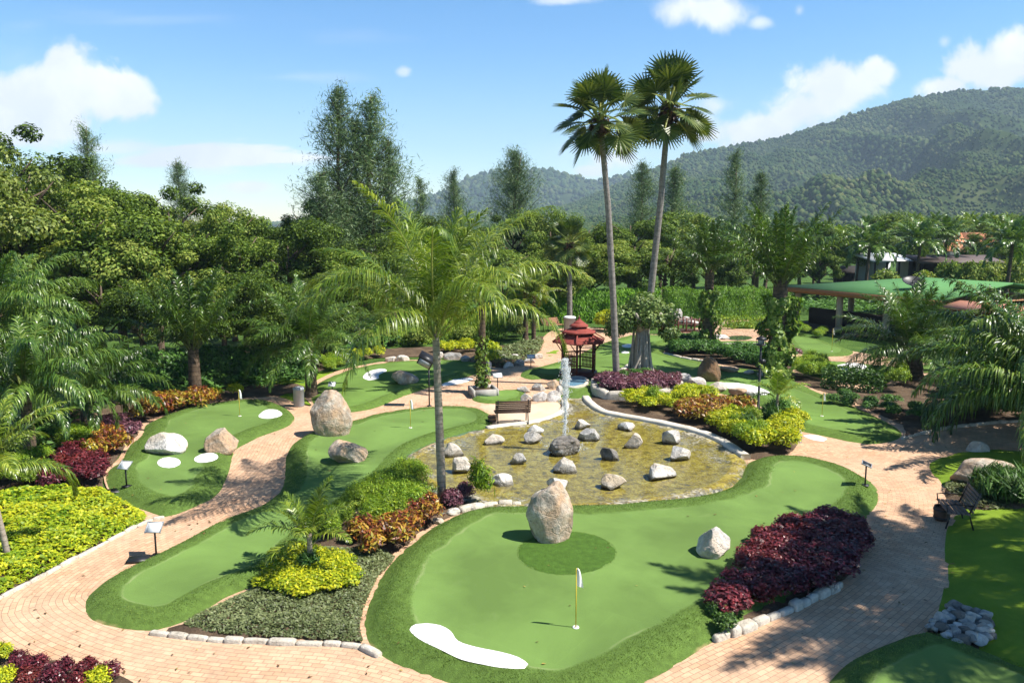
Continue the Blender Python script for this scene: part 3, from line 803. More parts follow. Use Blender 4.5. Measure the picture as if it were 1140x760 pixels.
# ---- fronds
def frond(rng, L, e0, droop, n, ll, az, base=(0, 0, 0), lw=0.05, hang=0.6, tmin=0.12, up=0.25, roll=0.0, rw=0.03, plume=0.15, curl=1.6):
    """pinnate frond -> (leaf verts, leaf quads, rachis verts, rachis quads)"""
    K = 16
    th = e0 - droop * (np.linspace(0, 1, K + 1)**curl)
    ds = L / K
    r = np.concatenate([[0], np.cumsum(np.cos(th[:-1]) * ds)])
    z = np.concatenate([[0], np.cumsum(np.sin(th[:-1]) * ds)])
    bend = roll * (np.linspace(0, 1, K + 1)**2) * L
    ca, sa = math.cos(az), math.sin(az)
    P = np.column_stack([r * ca - bend * sa, r * sa + bend * ca, z]) + np.array(base)
    t = np.linspace(tmin, 0.995, n)
    idx = t * K; i0 = np.minimum(idx.astype(int), K - 1); fr = (idx - i0)[:, None]
    pos = P[i0] * (1 - fr) + P[i0 + 1] * fr
    tan = P[i0 + 1] - P[i0]; tan /= np.linalg.norm(tan, axis=1)[:, None]
    side = np.cross(tan, np.array([0, 0, 1.0])); side /= (np.linalg.norm(side, axis=1)[:, None] + 1e-9)
    nrm = np.cross(side, tan)
    lv, lq = [], []
    for sgn in (-1, 1):
        prof = ll * (0.45 + 0.55 * np.sin(PI * np.clip(t * 0.9 + 0.12, 0, 1))**0.7) * (1 - 0.45 * t**4) * rng.uniform(0.82, 1.1, n)
        fw = 0.45 + 0.7 * t**2 + rng.normal(0, 0.08, n)
        d0 = side * sgn * np.cos(fw)[:, None] + tan * np.sin(fw)[:, None] + nrm * (up + rng.normal(0, plume, n))[:, None]
        d0 /= np.linalg.norm(d0, axis=1)[:, None]
        g = np.array([0, 0, -1.0])
        h = hang * rng.uniform(0.6, 1.3, n)[:, None]
        d1 = d0 + g * h * 0.7; d1 /= np.linalg.norm(d1, axis=1)[:, None]
        d2 = d0 * 0.7 + g * h * 1.9; d2 /= np.linalg.norm(d2, axis=1)[:, None]
        p0 = pos; p1 = p0 + d0 * prof[:, None] * 0.32; p2 = p1 + d1 * prof[:, None] * 0.36; p3 = p2 + d2 * prof[:, None] * 0.32
        wv = np.cross(d0, nrm + 0.3 * rng.normal(size=(n, 3))); wv /= (np.linalg.norm(wv, axis=1)[:, None] + 1e-9)
        w = lw * rng.uniform(0.8, 1.2, n)[:, None] / 2
        v = np.stack([p0 - wv * w * 0.6, p0 + wv * w * 0.6, p1 - wv * w, p1 + wv * w, p2 - wv * w * 0.8, p2 + wv * w * 0.8, p3 - wv * w * 0.1, p3 + wv * w * 0.1], 1).reshape(-1, 3)
        b = (np.arange(n) * 8)[:, None]
        q = np.concatenate([b + np.array([0, 1, 3, 2]), b + np.array([2, 3, 5, 4]), b + np.array([4, 5, 7, 6])])
        lq.append(q + sum(len(x) for x in lv)); lv.append(v)
    # rachis: a tapering three-sided rod
    tn = np.gradient(P, axis=0); tn /= np.linalg.norm(tn, axis=1)[:, None]
    sd = np.cross(tn, np.array([0, 0, 1.0])); sd /= (np.linalg.norm(sd, axis=1)[:, None] + 1e-9)
    un = np.cross(sd, tn)
    w = (rw * (1 - 0.85 * np.linspace(0, 1, K + 1)))[:, None]
    rv = np.stack([P - sd * w, P + sd * w, P - un * w * 1.2], 1).reshape(-1, 3)
    rq = [(i * 3 + j, i * 3 + (j + 1) % 3, (i + 1) * 3 + (j + 1) % 3, (i + 1) * 3 + j) for i in range(K) for j in range(3)]
    return np.concatenate(lv), np.concatenate(lq), rv, np.array(rq)

def crown_mesh(name, fronds, leafm, rachm):
    lv, lq, mi = [], [], []
    n = 0
    for a, b, c, d in fronds:
        lv.append(a); lq.append(b + n); n += len(a); mi.append(np.zeros(len(b)))
        lv.append(c); lq.append(d + n); n += len(c); mi.append(np.ones(len(d)))
    return mesh_np(name, np.concatenate(lv), [np.concatenate(lq)], [leafm, rachm], False, np.concatenate(mi).astype(int))

def trunk_mesh(name, pts, rad, mat, n=12, sub=10, rough=0.03):
    pts = np.array(pts, float); t = np.linspace(0, 1, len(pts)); tt = np.linspace(0, 1, (len(pts) - 1) * sub + 1)
    P = smooth_closed(pts, 1e9, False) if False else np.column_stack([np.interp(tt, t, pts[:, i]) for i in range(3)])
    for i in range(1):
        P[1:-1] = (P[:-2] + P[1:-1] * 2 + P[2:]) / 4
    R = np.interp(tt, t, rad) * (1 + rough * np.array([noise.noise((0, 0, k * 1.3)) for k in range(len(tt))]) * 3)
    mb = MB(); mb.tube([tuple(p) for p in P], list(R), n)
    return mb.mesh(name, mat, True)

def palm_crown(seed, n, L, elev, droop, leafm, rachm, nl=55, ll=0.8, lw=0.05, hang=0.6, rw=0.03, up=0.25, plume=0.15, roll=0.08, golden=True, curl=1.6, base_r=0.1):
    """fronds spiral round the top; young ones upright in the middle, old ones hanging outside"""
    rng = np.random.default_rng(seed)
    fr = []
    for i in range(n):
        u = i / (n - 1)                       # 0 = youngest
        e = elev[0] + (elev[1] - elev[0]) * u**0.9 + rng.normal(0, 0.07)
        d = droop[0] + (droop[1] - droop[0]) * u + rng.normal(0, 0.1)
        az = i * 2.39996 + rng.normal(0, 0.15)
        Li = L * (0.75 + 0.25 * min(1, u * 4)) * rng.uniform(0.88, 1.08)
        fr.append(frond(rng, Li, e, d, nl, ll, az, (base_r * math.cos(az), base_r * math.sin(az), -0.25 * u), lw, hang * (0.6 + 0.7 * u), roll=rng.normal(0, roll), rw=rw, up=up, plume=plume, curl=curl))
    return crown_mesh('crown', fr, leafm, rachm)

# ---- bushes
def bush_mesh(name, seed, n, r, h, leaf, mat, aspect=0.5, upright=0.3, lobes=6, inner=0.55, flat=0.0):
    rng = np.random.default_rng(seed)
    lob = [(rng.uniform(-0.45, 0.45) * r, rng.uniform(-0.45, 0.45) * r, h * rng.uniform(0.35, 0.62), r * rng.uniform(0.45, 0.7)) for _ in range(lobes)]
    k = n // lobes
    C, N, D = [], [], []
    for x, y, z, rr in lob:
        d = unit(k, rng); d[:, 2] = np.abs(d[:, 2]) * 1.0 - 0.25 * rng.random(k)
        rad = rr * rng.uniform(inner, 1.05, k)[:, None]
        p = np.array([x, y, z]) + d * rad * np.array([1, 1, (h - z) / rr])
        p[:, 2] = np.maximum(p[:, 2], 0.03 * h)
        C.append(p); N.append(d * 0.7 + np.array([0, 0, 0.5]) + 0.7 * unit(k, rng))
        D.append(d + np.array([0, 0, upright]) + 0.5 * unit(k, rng))
    C, N, D = map(np.concatenate, (C, N, D))
    L = leaf * rng.uniform(0.7, 1.3, len(C))
    v, f = leaf_quads(C, N, D, L, L * aspect)
    return mesh_np(name, v, f, mat)

BUSH = {}
def bush_kind(key, mat, n, r, h, leaf, aspect, upright, seeds=3, **kw):
    BUSH[key] = [bush_mesh(key, 100 + 17 * i + len(key), n, r, h, leaf, LM[mat], aspect, upright, **kw) for i in range(seeds)]
bush_kind('gold', 'gold', 1100, 0.5, 0.62, 0.105, 0.42, 0.8)
bush_kind('goldlow', 'gold', 900, 0.45, 0.34, 0.085, 0.5, 0.5)
bush_kind('lime', 'lime', 2400, 0.5, 0.72, 0.075, 0.28, 0.9)
bush_kind('dark', 'dark', 1200, 0.5, 0.7, 0.11, 0.42, 0.5)
bush_kind('croton', 'croton', 700, 0.45, 0.62, 0.16, 0.32, 1.1)
bush_kind('purple', 'purple', 1500, 0.42, 0.62, 0.085, 0.55, 0.5)
bush_kind('mauve', 'mauve', 900, 0.42, 0.45, 0.10, 0.42, 0.8)
bush_kind('lily', 'dark', 260, 0.5, 0.75, 0.55, 0.09, 1.6, inner=0.35)
bush_kind('bamboo', 'lime', 420, 0.34, 1.15, 0.30, 0.14, 1.0, inner=0.3)
bush_kind('ficus', 'ficus', 1200, 0.6, 0.9, 0.14, 0.5, 0.3)
bush_kind('big', 'broad', 3600, 1.3, 1.9, 0.2, 0.5, 0.2, lobes=10)
bush_kind('bigolive', 'olive', 2600, 1.3, 1.9, 0.2, 0.45, 0.2, lobes=10)

SHRUBS = []
def shrub(kind, x, y, s, label, cat='shrub', group=None, z=0.03, sz=None, name='shrub'):
    me = BUSH[kind][RNG.integers(len(BUSH[kind]))]
    k = s * RNG.uniform(0.88, 1.12)
    SHRUBS.append((k / math.hypot(x, y), me, (x, y, z), RNG.uniform(0, 6.28), (k, k, (sz or s) * RNG.uniform(0.9, 1.1)), label, cat, group, name))

def plant_shrubs(limit=295):
    """the ones that show largest as things of their own, the far small rest as one mass"""
    SHRUBS.sort(key=lambda q: -q[0])
    for _, me, loc, rz, sc, label, cat, group, name in SHRUBS[:limit]:
        tag(obj(name, me, None, loc, (0, 0, rz), sc), label, cat, group)
    V, F, MI, mats, n = [], [], [], [], 0
    for _, me, loc, rz, sc, *_r in SHRUBS[limit:]:
        v = np.empty(len(me.vertices) * 3, np.float32); me.vertices.foreach_get('co', v); v = v.reshape(-1, 3) * np.array(sc)
        v = np.column_stack([v[:, 0] * math.cos(rz) - v[:, 1] * math.sin(rz), v[:, 0] * math.sin(rz) + v[:, 1] * math.cos(rz), v[:, 2]]) + np.array(loc)
        f = np.arange(len(v)).reshape(-1, 4)
        m = me.materials[0]
        if m not in mats: mats.append(m)
        V.append(v); F.append(f + n); n += len(v); MI.append(np.full(len(f), mats.index(m)))
    if V:
        tag(obj('distant_shrubbery', mesh_np('distant_shrubbery', np.concatenate(V), [np.concatenate(F)], mats, False, np.concatenate(MI))), 'small shrubs filling the far flower beds', None, None, 'stuff')

def shrub_px(kind, pts, s, label, group=None, z=0.03, sz=None, name='shrub'):
    for px, py in pts:
        p = G(px, py)
        shrub(kind, p[0], p[1], s, label, 'shrub', group, z, sz, name)

def fill(kind, pts, spacing, s, label, group, z=0.03, sz=None, name='shrub', rng_jit=0.3):
    for x, y in scatter(px_poly(pts, step=0.3), spacing, RNG, rng_jit):
        shrub(kind, x, y, s, label, 'shrub', group, z, sz, name)

# ---- ground covers (nobody could count them)
def cover(name, pts, mat, dens, leaf, hgt, aspect=0.5, bumps=1.0, label=None, z=0.05, upright=0.3):
    poly = px_poly(pts, step=0.3)
    lo, hi = poly.min(0), poly.max(0)
    n = int((hi - lo).prod() * dens)
    P = RNG.uniform(lo, hi, (n, 2)); P = P[in_poly(P, poly)]
    d = edge_dist(P, poly)
    n = len(P)
    hh = np.array([0.55 + 0.45 * noise.noise((x * bumps, y * bumps, 2)) + 0.3 * noise.noise((x * bumps * 3, y * bumps * 3, 5)) for x, y in P])
    Z = z + hgt * hh * sstep(d, -0.05, 0.3) * RNG.uniform(0.6, 1.0, n)
    N = np.array([0.2, -0.1, 1.3]) + 0.75 * unit(n)
    L = leaf * RNG.uniform(0.6, 1.35, n)
    D = unit(n) + np.array([0, 0, upright])
    v, f = leaf_quads(np.column_stack([P, Z]), N, D, L, L * aspect)
    return tag(obj(name, mesh_np(name, v, f, LM[mat])), label, None, None, 'stuff')

_gm = leaf_mat('rough_grass', [(0.15, (0.085, 0.145, 0.022)), (0.5, (0.135, 0.218, 0.040)), (0.9, (0.20, 0.27, 0.06))], 0.25, 0.6, 0.2, big=0.15)
for gi, dens in ((0, 1500), (1, 900), (2, 700), (10, 600)):
    _v = fringe_grass(gi, dens, '')
    tag(obj('rough_grass', mesh_np('rough_grass', _v, np.arange(len(_v)).reshape(-1, 3), _gm)), 'short tufted grass round the rim of the green', None, None, 'stuff')
_v = fringe_grass(0, 2200, '', poly2=ring)
tag(obj('rough_grass', mesh_np('rough_grass', _v, np.arange(len(_v)).reshape(-1, 3), _gm)), 'dark tufted grass round the foot of the tall boulder', None, None, 'stuff')
# ---- trees
def limbs(rng, h, r0, spread, nb=7, split=0.35, mat=None, lean=0.0):
    mb = MB()
    top = (lean * h, 0, h * 0.8)
    mid = (lean * h * 0.3 + rng.normal(0, 0.15), rng.normal(0, 0.15), h * 0.4)
    mb.tube([(0, 0, -0.1), (0, 0, 0.25), mid, top], [r0 * 1.4, r0, r0 * 0.75, r0 * 0.2], 8)
    for i in range(nb):
        t = split + (0.85 - split) * i / nb
        a = i * 2.4 + rng.normal(0, 0.3)
        p = Vector((top[0] * t, 0, h * t * 0.85))
        q = p + Vector((math.cos(a) * spread * 0.35, math.sin(a) * spread * 0.35, h * 0.13))
        w = p + Vector((math.cos(a) * spread * 0.62, math.sin(a) * spread * 0.62, h * 0.2))
        mb.tube([p, q, w], [r0 * 0.45, r0 * 0.3, r0 * 0.08], 6)
    return mb.mesh('trunk', mat or bark, True)

def broad_tree(seed, h=10, rx=3.4, base=0.22, nclump=46, per=400, leaf=0.19, mat='broad', squash=1.0):
    rng = np.random.default_rng(seed)
    C, N, D = [], [], []
    zc, rz = h * (base + 1) / 2, h * (1 - base) / 2
    # a few big lobes first, the clumps sit on them
    lobes = [(0, 0, zc, rx * 0.75, rz * 0.85)] + [(rx * 0.55 * math.cos(a), rx * 0.55 * math.sin(a), zc + rz * rng.uniform(-0.45, 0.5), rx * rng.uniform(0.4, 0.6), rz * rng.uniform(0.3, 0.5)) for a in rng.uniform(0, 6.28, 7)]
    for i in range(nclump):
        lx, ly, lz, lr, lh = lobes[rng.integers(len(lobes))]
        d = unit(1, rng)[0]; d[2] = d[2] if d[2] > -0.4 else -d[2]
        c = np.array([lx, ly, lz]) + d * np.array([lr, lr, lh]) * rng.uniform(0.75, 1.05)
        rc = rx * rng.uniform(0.16, 0.32)
        k = int(per * (rc / (rx * 0.24))**1.6)
        e = unit(k, rng)
        p = c + e * rc * (rng.random(k)**0.45)[:, None] * np.array([1, 1, 0.75])
        C.append(p); N.append(e * 0.8 + np.array([0, 0, 0.6]) + 0.8 * unit(k, rng)); D.append(e + 0.8 * unit(k, rng) + np.array([0, 0, -0.2]))
    C, N, D = map(np.concatenate, (C, N, D))
    L = leaf * rng.uniform(0.65, 1.35, len(C))
    v, f = leaf_quads(C, N, D, L, L * 0.55)
    return [('trunk', limbs(rng, h, 0.22, rx, 9)), ('crown', mesh_np('crown', v, f, LM[mat]))]

def casuarina(seed, h=14, r=2.2, nb=60, per=150, base=0.12, leaf=0.36, mat='casu', cone=1.0):
    """tall wispy tree: ascending branches with drooping needle sprays"""
    rng = np.random.default_rng(seed)
    mb = MB()
    mb.tube([(0, 0, -0.1), (0, 0, h * 0.3), (rng.normal(0, 0.2), rng.normal(0, 0.2), h * 0.65), (rng.normal(0, 0.3), 0, h * 0.99)], [0.26, 0.2, 0.1, 0.02], 8)
    C, N, D = [], [], []
    for i in range(nb):
        t = base + (0.98 - base) * (i / nb)
        a = i * 2.4 + rng.normal(0, 0.4)
        rr = r * ((1 - t)**0.8 * 1.0 + 0.12) * rng.uniform(0.4, 1.2)
        p0 = np.array([0, 0, h * t]); rise = rr * rng.uniform(0.4, 1.1)
        p1 = p0 + np.array([math.cos(a) * rr, math.sin(a) * rr, rise])
        pm = (p0 + p1) / 2 + np.array([0, 0, -0.1 * rr])
        mb.tube([tuple(p0), tuple(pm), tuple(p1)], [0.05, 0.035, 0.01], 4, False)
        k = int(per * (0.4 + 0.6 * rr / r))
        u = rng.uniform(0.25, 1.08, k)[:, None]
        p = p0 * (1 - u) + p1 * u + np.array([0, 0, -0.1]) + rng.normal(0, 0.16 + 0.09 * rr, (k, 3)) * (0.5 + 0.8 * u)
        C.append(p); N.append(unit(k, rng)); D.append(np.array([math.cos(a) * 0.5, math.sin(a) * 0.5, 0.5]) + rng.normal(0, 0.45, (k, 3)))
    C, N, D = map(np.concatenate, (C, N, D))
    L = leaf * rng.uniform(0.5, 1.3, len(C))
    v, f = leaf_quads(C, N, D, L, L * 0.11)
    return [('trunk', mb.mesh('trunk', bark, True)), ('crown', mesh_np('crown', v, f, LM[mat]))]

TREES = [broad_tree(11, nclump=52), broad_tree(12, 10, 3.0, 0.15, 50), broad_tree(13, 10, 4.0, 0.25, 60), broad_tree(14, 10, 3.2, 0.1, 56, mat='broad')]
OLIVE = [broad_tree(21, 10, 3.8, 0.2, 44, 170, 0.22, 'olive'), broad_tree(22, 10, 3.2, 0.15, 50, 180, 0.22, 'olive')]
CASU = [casuarina(31, 14, 2.8, 66, 330), casuarina(32, 14, 3.0, 66, 320), casuarina(33, 14, 2.3, 58, 280)]
CASUB = [casuarina(34, 14, 3.9, 84, 420, 0.25)]

def tree(kind, i, px, Y, top, label, group, wide=1.0, name='tree', h0=10.0, z0=0.0, cat='tree'):
    p = at(px, Y)
    h = hz(top, Y) / h0
    o = kit(name, kind[i % len(kind)], (p[0], p[1], z0), RNG.uniform(0, 6.28), (h * wide, h * wide, h))
    return tag(o, label, cat, group)

GW = 'trees of the wood behind the course'
wood = 'bushy broadleaf tree in the dense wood behind the left greens'
# the wood on the left, back row to front row
for k, (px, Y, top, w) in enumerate([(-70, 52, 150, 1.2), (20, 56, 138, 1.1), (70, 58, 172, 1.0), (105, 52, 178, 1.1), (150, 56, 186, 1.0), (196, 54, 200, 1.0), (240, 60, 222, 1.0), (262, 52, 212, 0.8), (300, 58, 232, 1.0), (345, 60, 218, 1.0), (395, 64, 226, 1.0),
        (-40, 42, 225, 1.2), (45, 44, 215, 1.1), (95, 42, 195, 1.2), (140, 44, 205, 1.2), (180, 43, 236, 1.2), (222, 46, 240, 1.2), (275, 45, 245, 1.2), (325, 48, 244, 1.2), (368, 48, 262, 1.2),
        (120, 38.5, 290, 1.3), (250, 39.5, 296, 1.3), (300, 39, 300, 1.3), (20, 36, 300, 1.3), (165, 39, 300, 1.2), (360, 43, 300, 1.4)]):
    tree(TREES, k, px, Y, top, wood, GW, w, 'broadleaf_tree')
tree(OLIVE, 0, -8, 40, 148, 'open olive-green tree with feathery leaves at the left edge of the photo', None, 1.1, 'feathery_tree')
tree(OLIVE, 1, 40, 42, 158, 'thin olive tree in front of the left wood', None, 0.8, 'feathery_tree')
# centre and right
mid = 'bushy tree in the wood behind the pavilion and palms'
for k, (px, Y, top, w) in enumerate([(425, 66, 232, 1.1), (455, 70, 238, 1.1), (490, 74, 236, 1.1), (530, 72, 240, 1.1), (572, 74, 238, 1.1), (612, 74, 232, 1.2), (655, 78, 236, 1.2), (700, 74, 228, 1.2), (735, 76, 234, 1.1), (772, 80, 236, 1.2), (812, 82, 240, 1.2), (850, 84, 238, 1.2), (890, 86, 243, 1.2),
        (440, 56, 262, 1.4), (510, 58, 268, 1.4), (560, 60, 262, 1.4), (610, 62, 270, 1.5), (660, 66, 262, 1.5), (705, 66, 255, 1.5), (742, 66, 262, 1.5), (790, 70, 268, 1.5), (838, 74, 270, 1.5),
        (400, 48, 300, 1.3), (930, 92, 244, 1.3), (968, 104, 240, 1.3), (1005, 110, 236, 1.3), (1045, 112, 233, 1.3), (1085, 108, 238, 1.3), (1125, 110, 236, 1.3), (1170, 104, 236, 1.3), (910, 80, 268, 1.5), (1010, 98, 252, 1.3), (1090, 96, 250, 1.3), (1140, 96, 252, 1.3)]):
    tree(TREES, k + 1, px, Y, top, mid if px < 900 else 'bushy tree among the palms beyond the clubhouse', GW if px < 900 else 'trees beyond the clubhouse', w, 'broadleaf_tree')
# casuarinas
for k, (px, Y, top, w, lab) in enumerate([(383, 60, 92, 1.0, 'tallest blue-green casuarina above the left wood'), (419, 61, 103, 1.15, 'second tall casuarina just behind the central coconut palm'), (437, 62, 150, 1.0, 'lower casuarina on the right flank of the second tall one'), (401, 62, 128, 1.2, 'casuarina squeezed between the two tallest ones'), (362, 57, 190, 1.5, 'short broad casuarina below the tallest one'),
        (112, 60, 138, 0.9, 'slim casuarina rising behind the left wood'), (208, 64, 177, 0.8, 'small lone casuarina behind the left wood'), (506, 82, 188, 1.0, 'faint casuarina right of the coconut crown'), (470, 84, 196, 1.0, 'faint casuarina behind the coconut crown'),
        (712, 88, 178, 1.0, 'casuarina between the two tall palm trunks'), (748, 92, 184, 1.2, 'casuarina to the right of the leaning tall palm trunk'), (813, 95, 166, 1.0, 'slender casuarina before the mountain slope'), (842, 96, 190, 1.0, 'shorter casuarina right of the slender one before the mountain')]):
    tree(CASU, k, px, Y, top, lab, None, w, 'casuarina_tree', 14.0)
tree(CASUB, 0, 574, 84, 168, 'round-topped casuarina in front of the left hill', None, 1.0, 'casuarina_tree', 14.0)

# ---- hedges
def hedge_mesh(pts, h, th, dens, leaf, mat, plume=False, seed=5):
    """a planted wall of leaves along world points"""
    rng = np.random.default_rng(seed)
    c = np.array(pts); L = np.concatenate([[0], np.cumsum(np.linalg.norm(np.diff(c, axis=0), axis=1))])
    n = int(L[-1] * h * dens)
    s = rng.uniform(0, L[-1], n)
    x = np.interp(s, L, c[:, 0]); y = np.interp(s, L, c[:, 1])
    top = np.array([h * (1 + 0.12 * noise.noise((q * 0.5, 1, 0)) + 0.1 * noise.noise((q * 2.2, 5, 0))) for q in s])
    ph = rng.random(n)**0.8
    z = top * ph
    face = np.array([0.35 * noise.noise((q * 1.1, zz * 0.8, 4)) for q, zz in zip(s, z)])
    off = (rng.choice([-1, 1], n, p=[0.72, 0.28]) * th / 2 * (1 - 0.3 * ph**3) + face + rng.normal(0, 0.08, n)) * np.where(ph > 0.93, rng.uniform(-1, 1, n), 1)
    d = np.gradient(c, axis=0).mean(0); d = d / np.linalg.norm(d); nv = np.array([-d[1], d[0]])
    C = np.column_stack([x + nv[0] * off, y + nv[1] * off, z])
    N = np.column_stack([nv[0] * np.sign(off), nv[1] * np.sign(off), np.full(n, 0.5)]) + 0.8 * unit(n, rng)
    D = unit(n, rng) * 0.7 + np.array([0, 0, 1.2 if plume else 0.1])
    Lf = leaf * rng.uniform(0.6, 1.3, n)
    v, f = leaf_quads(C, N, D, Lf, Lf * (0.22 if plume else 0.5))
    return mesh_np('hedge', v, f, LM[mat])
def W2(px, Y): return at(px, Y)[:2]
def hedge(pts, top, Yref, th, mat, label, dens=260, leaf=0.2, plume=False, seed=5):
    h = hz(top, Yref)
    return tag(obj('hedge', hedge_mesh([W2(a, b) for a, b in pts], h, th, dens, leaf, mat, plume, seed)), label, 'hedge')
hedge([(548, 60), (600, 61), (660, 62.5), (730, 64)], 324, 61, 1.6, 'hedge', 'bright feathery green hedge behind the pavilion path', 700, 0.32, True)
hedge([(735, 64), (800, 64), (875, 65)], 320, 64, 1.6, 'hedge', 'long clipped green hedge behind the footbridge', 500, 0.2, True, 6)
hedge([(440, 50), (500, 52), (560, 53)], 352, 51, 1.4, 'lime', 'loose green hedge behind the coconut palm trunk', 500, 0.2, True, 7)
hedge([(120, 37), (200, 38), (300, 38.5), (350, 39.5)], 388, 38, 1.6, 'dark', 'low dark hedge under the wood behind the left green', 420, 0.2, False, 8)
hedge([(800, 58), (850, 58.5), (868, 59)], 352, 58, 1.0, 'lime', 'low trimmed hedge behind the small far green', 500, 0.14, False, 9)

# ---- palms
def coco_trunk(h, r, lean=(0, 0), mat=None):
    return trunk_mesh('trunk', [(0, 0, -0.1), (0, 0, 0.25), (lean[0] * 0.45, lean[1] * 0.45, h * 0.5), (lean[0], lean[1], h)], [r * 1.7, r * 1.15, r, r * 0.85], mat or coco_bark)

def palm(name, px, py, h, crown, r, label, lean=(0, 0), mat=None, scale=1.0, group=None, loc=None, extra=(), rz=None):
    p = G(px, py) if loc is None else np.array([*loc, 0])
    e = empty(name, (p[0], p[1], 0.0), 0)
    obj('trunk', coco_trunk(h, r, lean, mat), e)
    obj('crown', crown, e, (lean[0], lean[1], h), (0, 0, RNG.uniform(0, 6.28) if rz is None else rz), scale)
    for pn, me in extra: obj(pn, me, e)
    return tag(e, label, 'palm', group)

def coconut_crown(seed, n=21, L=3.6, nl=80, lw=0.042):
    return palm_crown(seed, n, L, (1.5, 0.15), (0.55, 2.0), LM['coco'], rachis_m, nl, 0.85, lw, 0.75, 0.035, 0.2, 0.12, 0.1)
CM = palm_crown(57, 21, 4.6, (1.5, 0.72), (0.5, 2.4), LM['coco'], rachis_m, 100, 1.05, 0.026, 1.15, 0.04, 0.2, 0.12, 0.1)
CC = [coconut_crown(51, 22), coconut_crown(52, 18)]
def oil_crown(seed, n=34, L=3.8, e=(1.5, -0.15), d=(0.35, 1.55), hang=0.5, nl=95, ll=0.75):
    return palm_crown(seed, n, L, e, d, LM['oil'], rachis_dark, nl, ll, 0.038, hang, 0.04, 0.15, 0.38, 0.08, curl=1.8, base_r=0.2)
OC = [oil_crown(61), oil_crown(62, 30), palm_crown(63, 26, 3.8, (1.5, 0.7), (0.15, 0.85), LM['oil'], rachis_dark, 100, 0.52, 0.042, 0.45, 0.04, 0.2, 0.65, 0.08, curl=1.8, base_r=0.2), oil_crown(64, 30, 3.8, (1.3, 0.1), (0.9, 1.9), 1.6)]

palm('coconut_palm', 492, 558, 4.75, CM, 0.108, 'coconut palm with a ringed grey trunk in front of the pond', (-0.12, 0.1), rz=0.5)
palm('coconut_palm', 8, 622, 2.15, CC[1], 0.06, 'small coconut palm over the yellow ground cover at the left edge', (-0.25, 0), scale=0.6, rz=0.4)
palm('oil_palm', 218, 441, 2.35, OC[2], 0.25, 'oil palm with tall upright fronds behind the red crotons', mat=oil_bark, scale=1.02, rz=0.2)
palm('oil_palm', 347, 441, 2.6, OC[0], 0.24, 'oil palm with drooping fronds over the grey litter bin', (-0.05, 0), mat=oil_bark, scale=0.82, rz=1.4)
palm('oil_palm', 35, 515, 2.6, OC[3], 0.17, 'big shaggy oil palm at the left edge of the garden', mat=oil_bark, scale=0.9, rz=2.2)
palm('oil_palm', 98, 478, 1.5, OC[3], 0.2, 'low oil palm sprawling over the purple shrubs on the left', mat=oil_bark, scale=0.85, rz=3.3)
palm('oil_palm', 5, 470, 4.2, OC[3], 0.3, 'oil palm with hanging fronds behind the shaggy one at the left edge', mat=oil_bark, scale=1.0, rz=1.0)
palm('oil_palm', 1012, 421, 1.75, OC[0], 0.55, 'squat dark oil palm beside the long clipped hedge', mat=oil_bark, scale=1.0, rz=0.3)
palm('oil_palm', 1158, 482, 2.35, OC[3], 0.35, 'oil palm hanging heavy fronds over the right-hand path', mat=oil_bark, scale=1.36, rz=2.45)
palm('oil_palm', 1190, 508, 2.1, OC[3], 0.3, 'oil palm at the right edge whose lowest fronds hang over the path kerb', mat=oil_bark, scale=1.3, rz=4.1)
palm('oil_palm', 1200, 425, 3.3, OC[3], 0.3, 'oil palm hanging over the brown clubhouse wall at the right edge', mat=oil_bark, scale=0.9, rz=0.6)

def ivy_mesh(seed, h, r, n, leaf=0.2, lump=0.3):
    rng = np.random.default_rng(seed)
    z = rng.uniform(0, h, n); a = rng.uniform(0, 2 * PI, n)
    rr = np.array([r * (1 + lump * 1.6 * noise.noise((math.cos(b) * 1.2, math.sin(b) * 1.2, q * 0.9 + seed))) for b, q in zip(a, z)]) + rng.normal(0, 0.05, n)
    C = np.column_stack([np.cos(a) * rr, np.sin(a) * rr, z])
    N = np.column_stack([np.cos(a), np.sin(a), np.full(n, 0.5)]) + 0.7 * unit(n, rng)
    D = unit(n, rng) + np.array([0, 0, -0.5])
    L = leaf * rng.uniform(0.6, 1.4, n)
    v, f = leaf_quads(C, N, D, L, L * 0.7)
    return mesh_np('ivy', v, f, LM['ivy'])
palm('oil_palm', 787, 391, 4.9, OC[2], 0.3, 'oil palm with a slim ivy-covered trunk by the footbridge', mat=oil_bark, scale=1.0, rz=0.9, extra=[('ivy', ivy_mesh(3, 3.7, 0.42, 2200, lump=0.9))])
palm('oil_palm', 864, 420, 4.8, OC[2], 0.4, 'large oil palm with a thick ivy-covered trunk behind the lamp post', mat=oil_bark, scale=1.16, rz=0.5, extra=[('ivy', ivy_mesh(5, 4.0, 0.62, 4200, 0.24, lump=0.9))])

# slender palms round the planter and along the far path
palm('coconut_palm', 537, 437, 4.9, CC[1], 0.16, 'palm with a leafy climber on its trunk in the stone planter', mat=oil_bark, scale=0.5, rz=2.0, extra=[('ivy', ivy_mesh(8, 2.6, 0.25, 700, 0.16))])
palm('coconut_palm', 585, 378, 3.6, CC[0], 0.16, 'coconut palm at the far bend of the brick path', mat=oil_bark, scale=0.62, rz=2.6)
palm('coconut_palm', 594, 381, 3.0, CC[1], 0.13, 'shorter coconut palm next to the one at the far bend', mat=oil_bark, scale=0.6, rz=1.0)

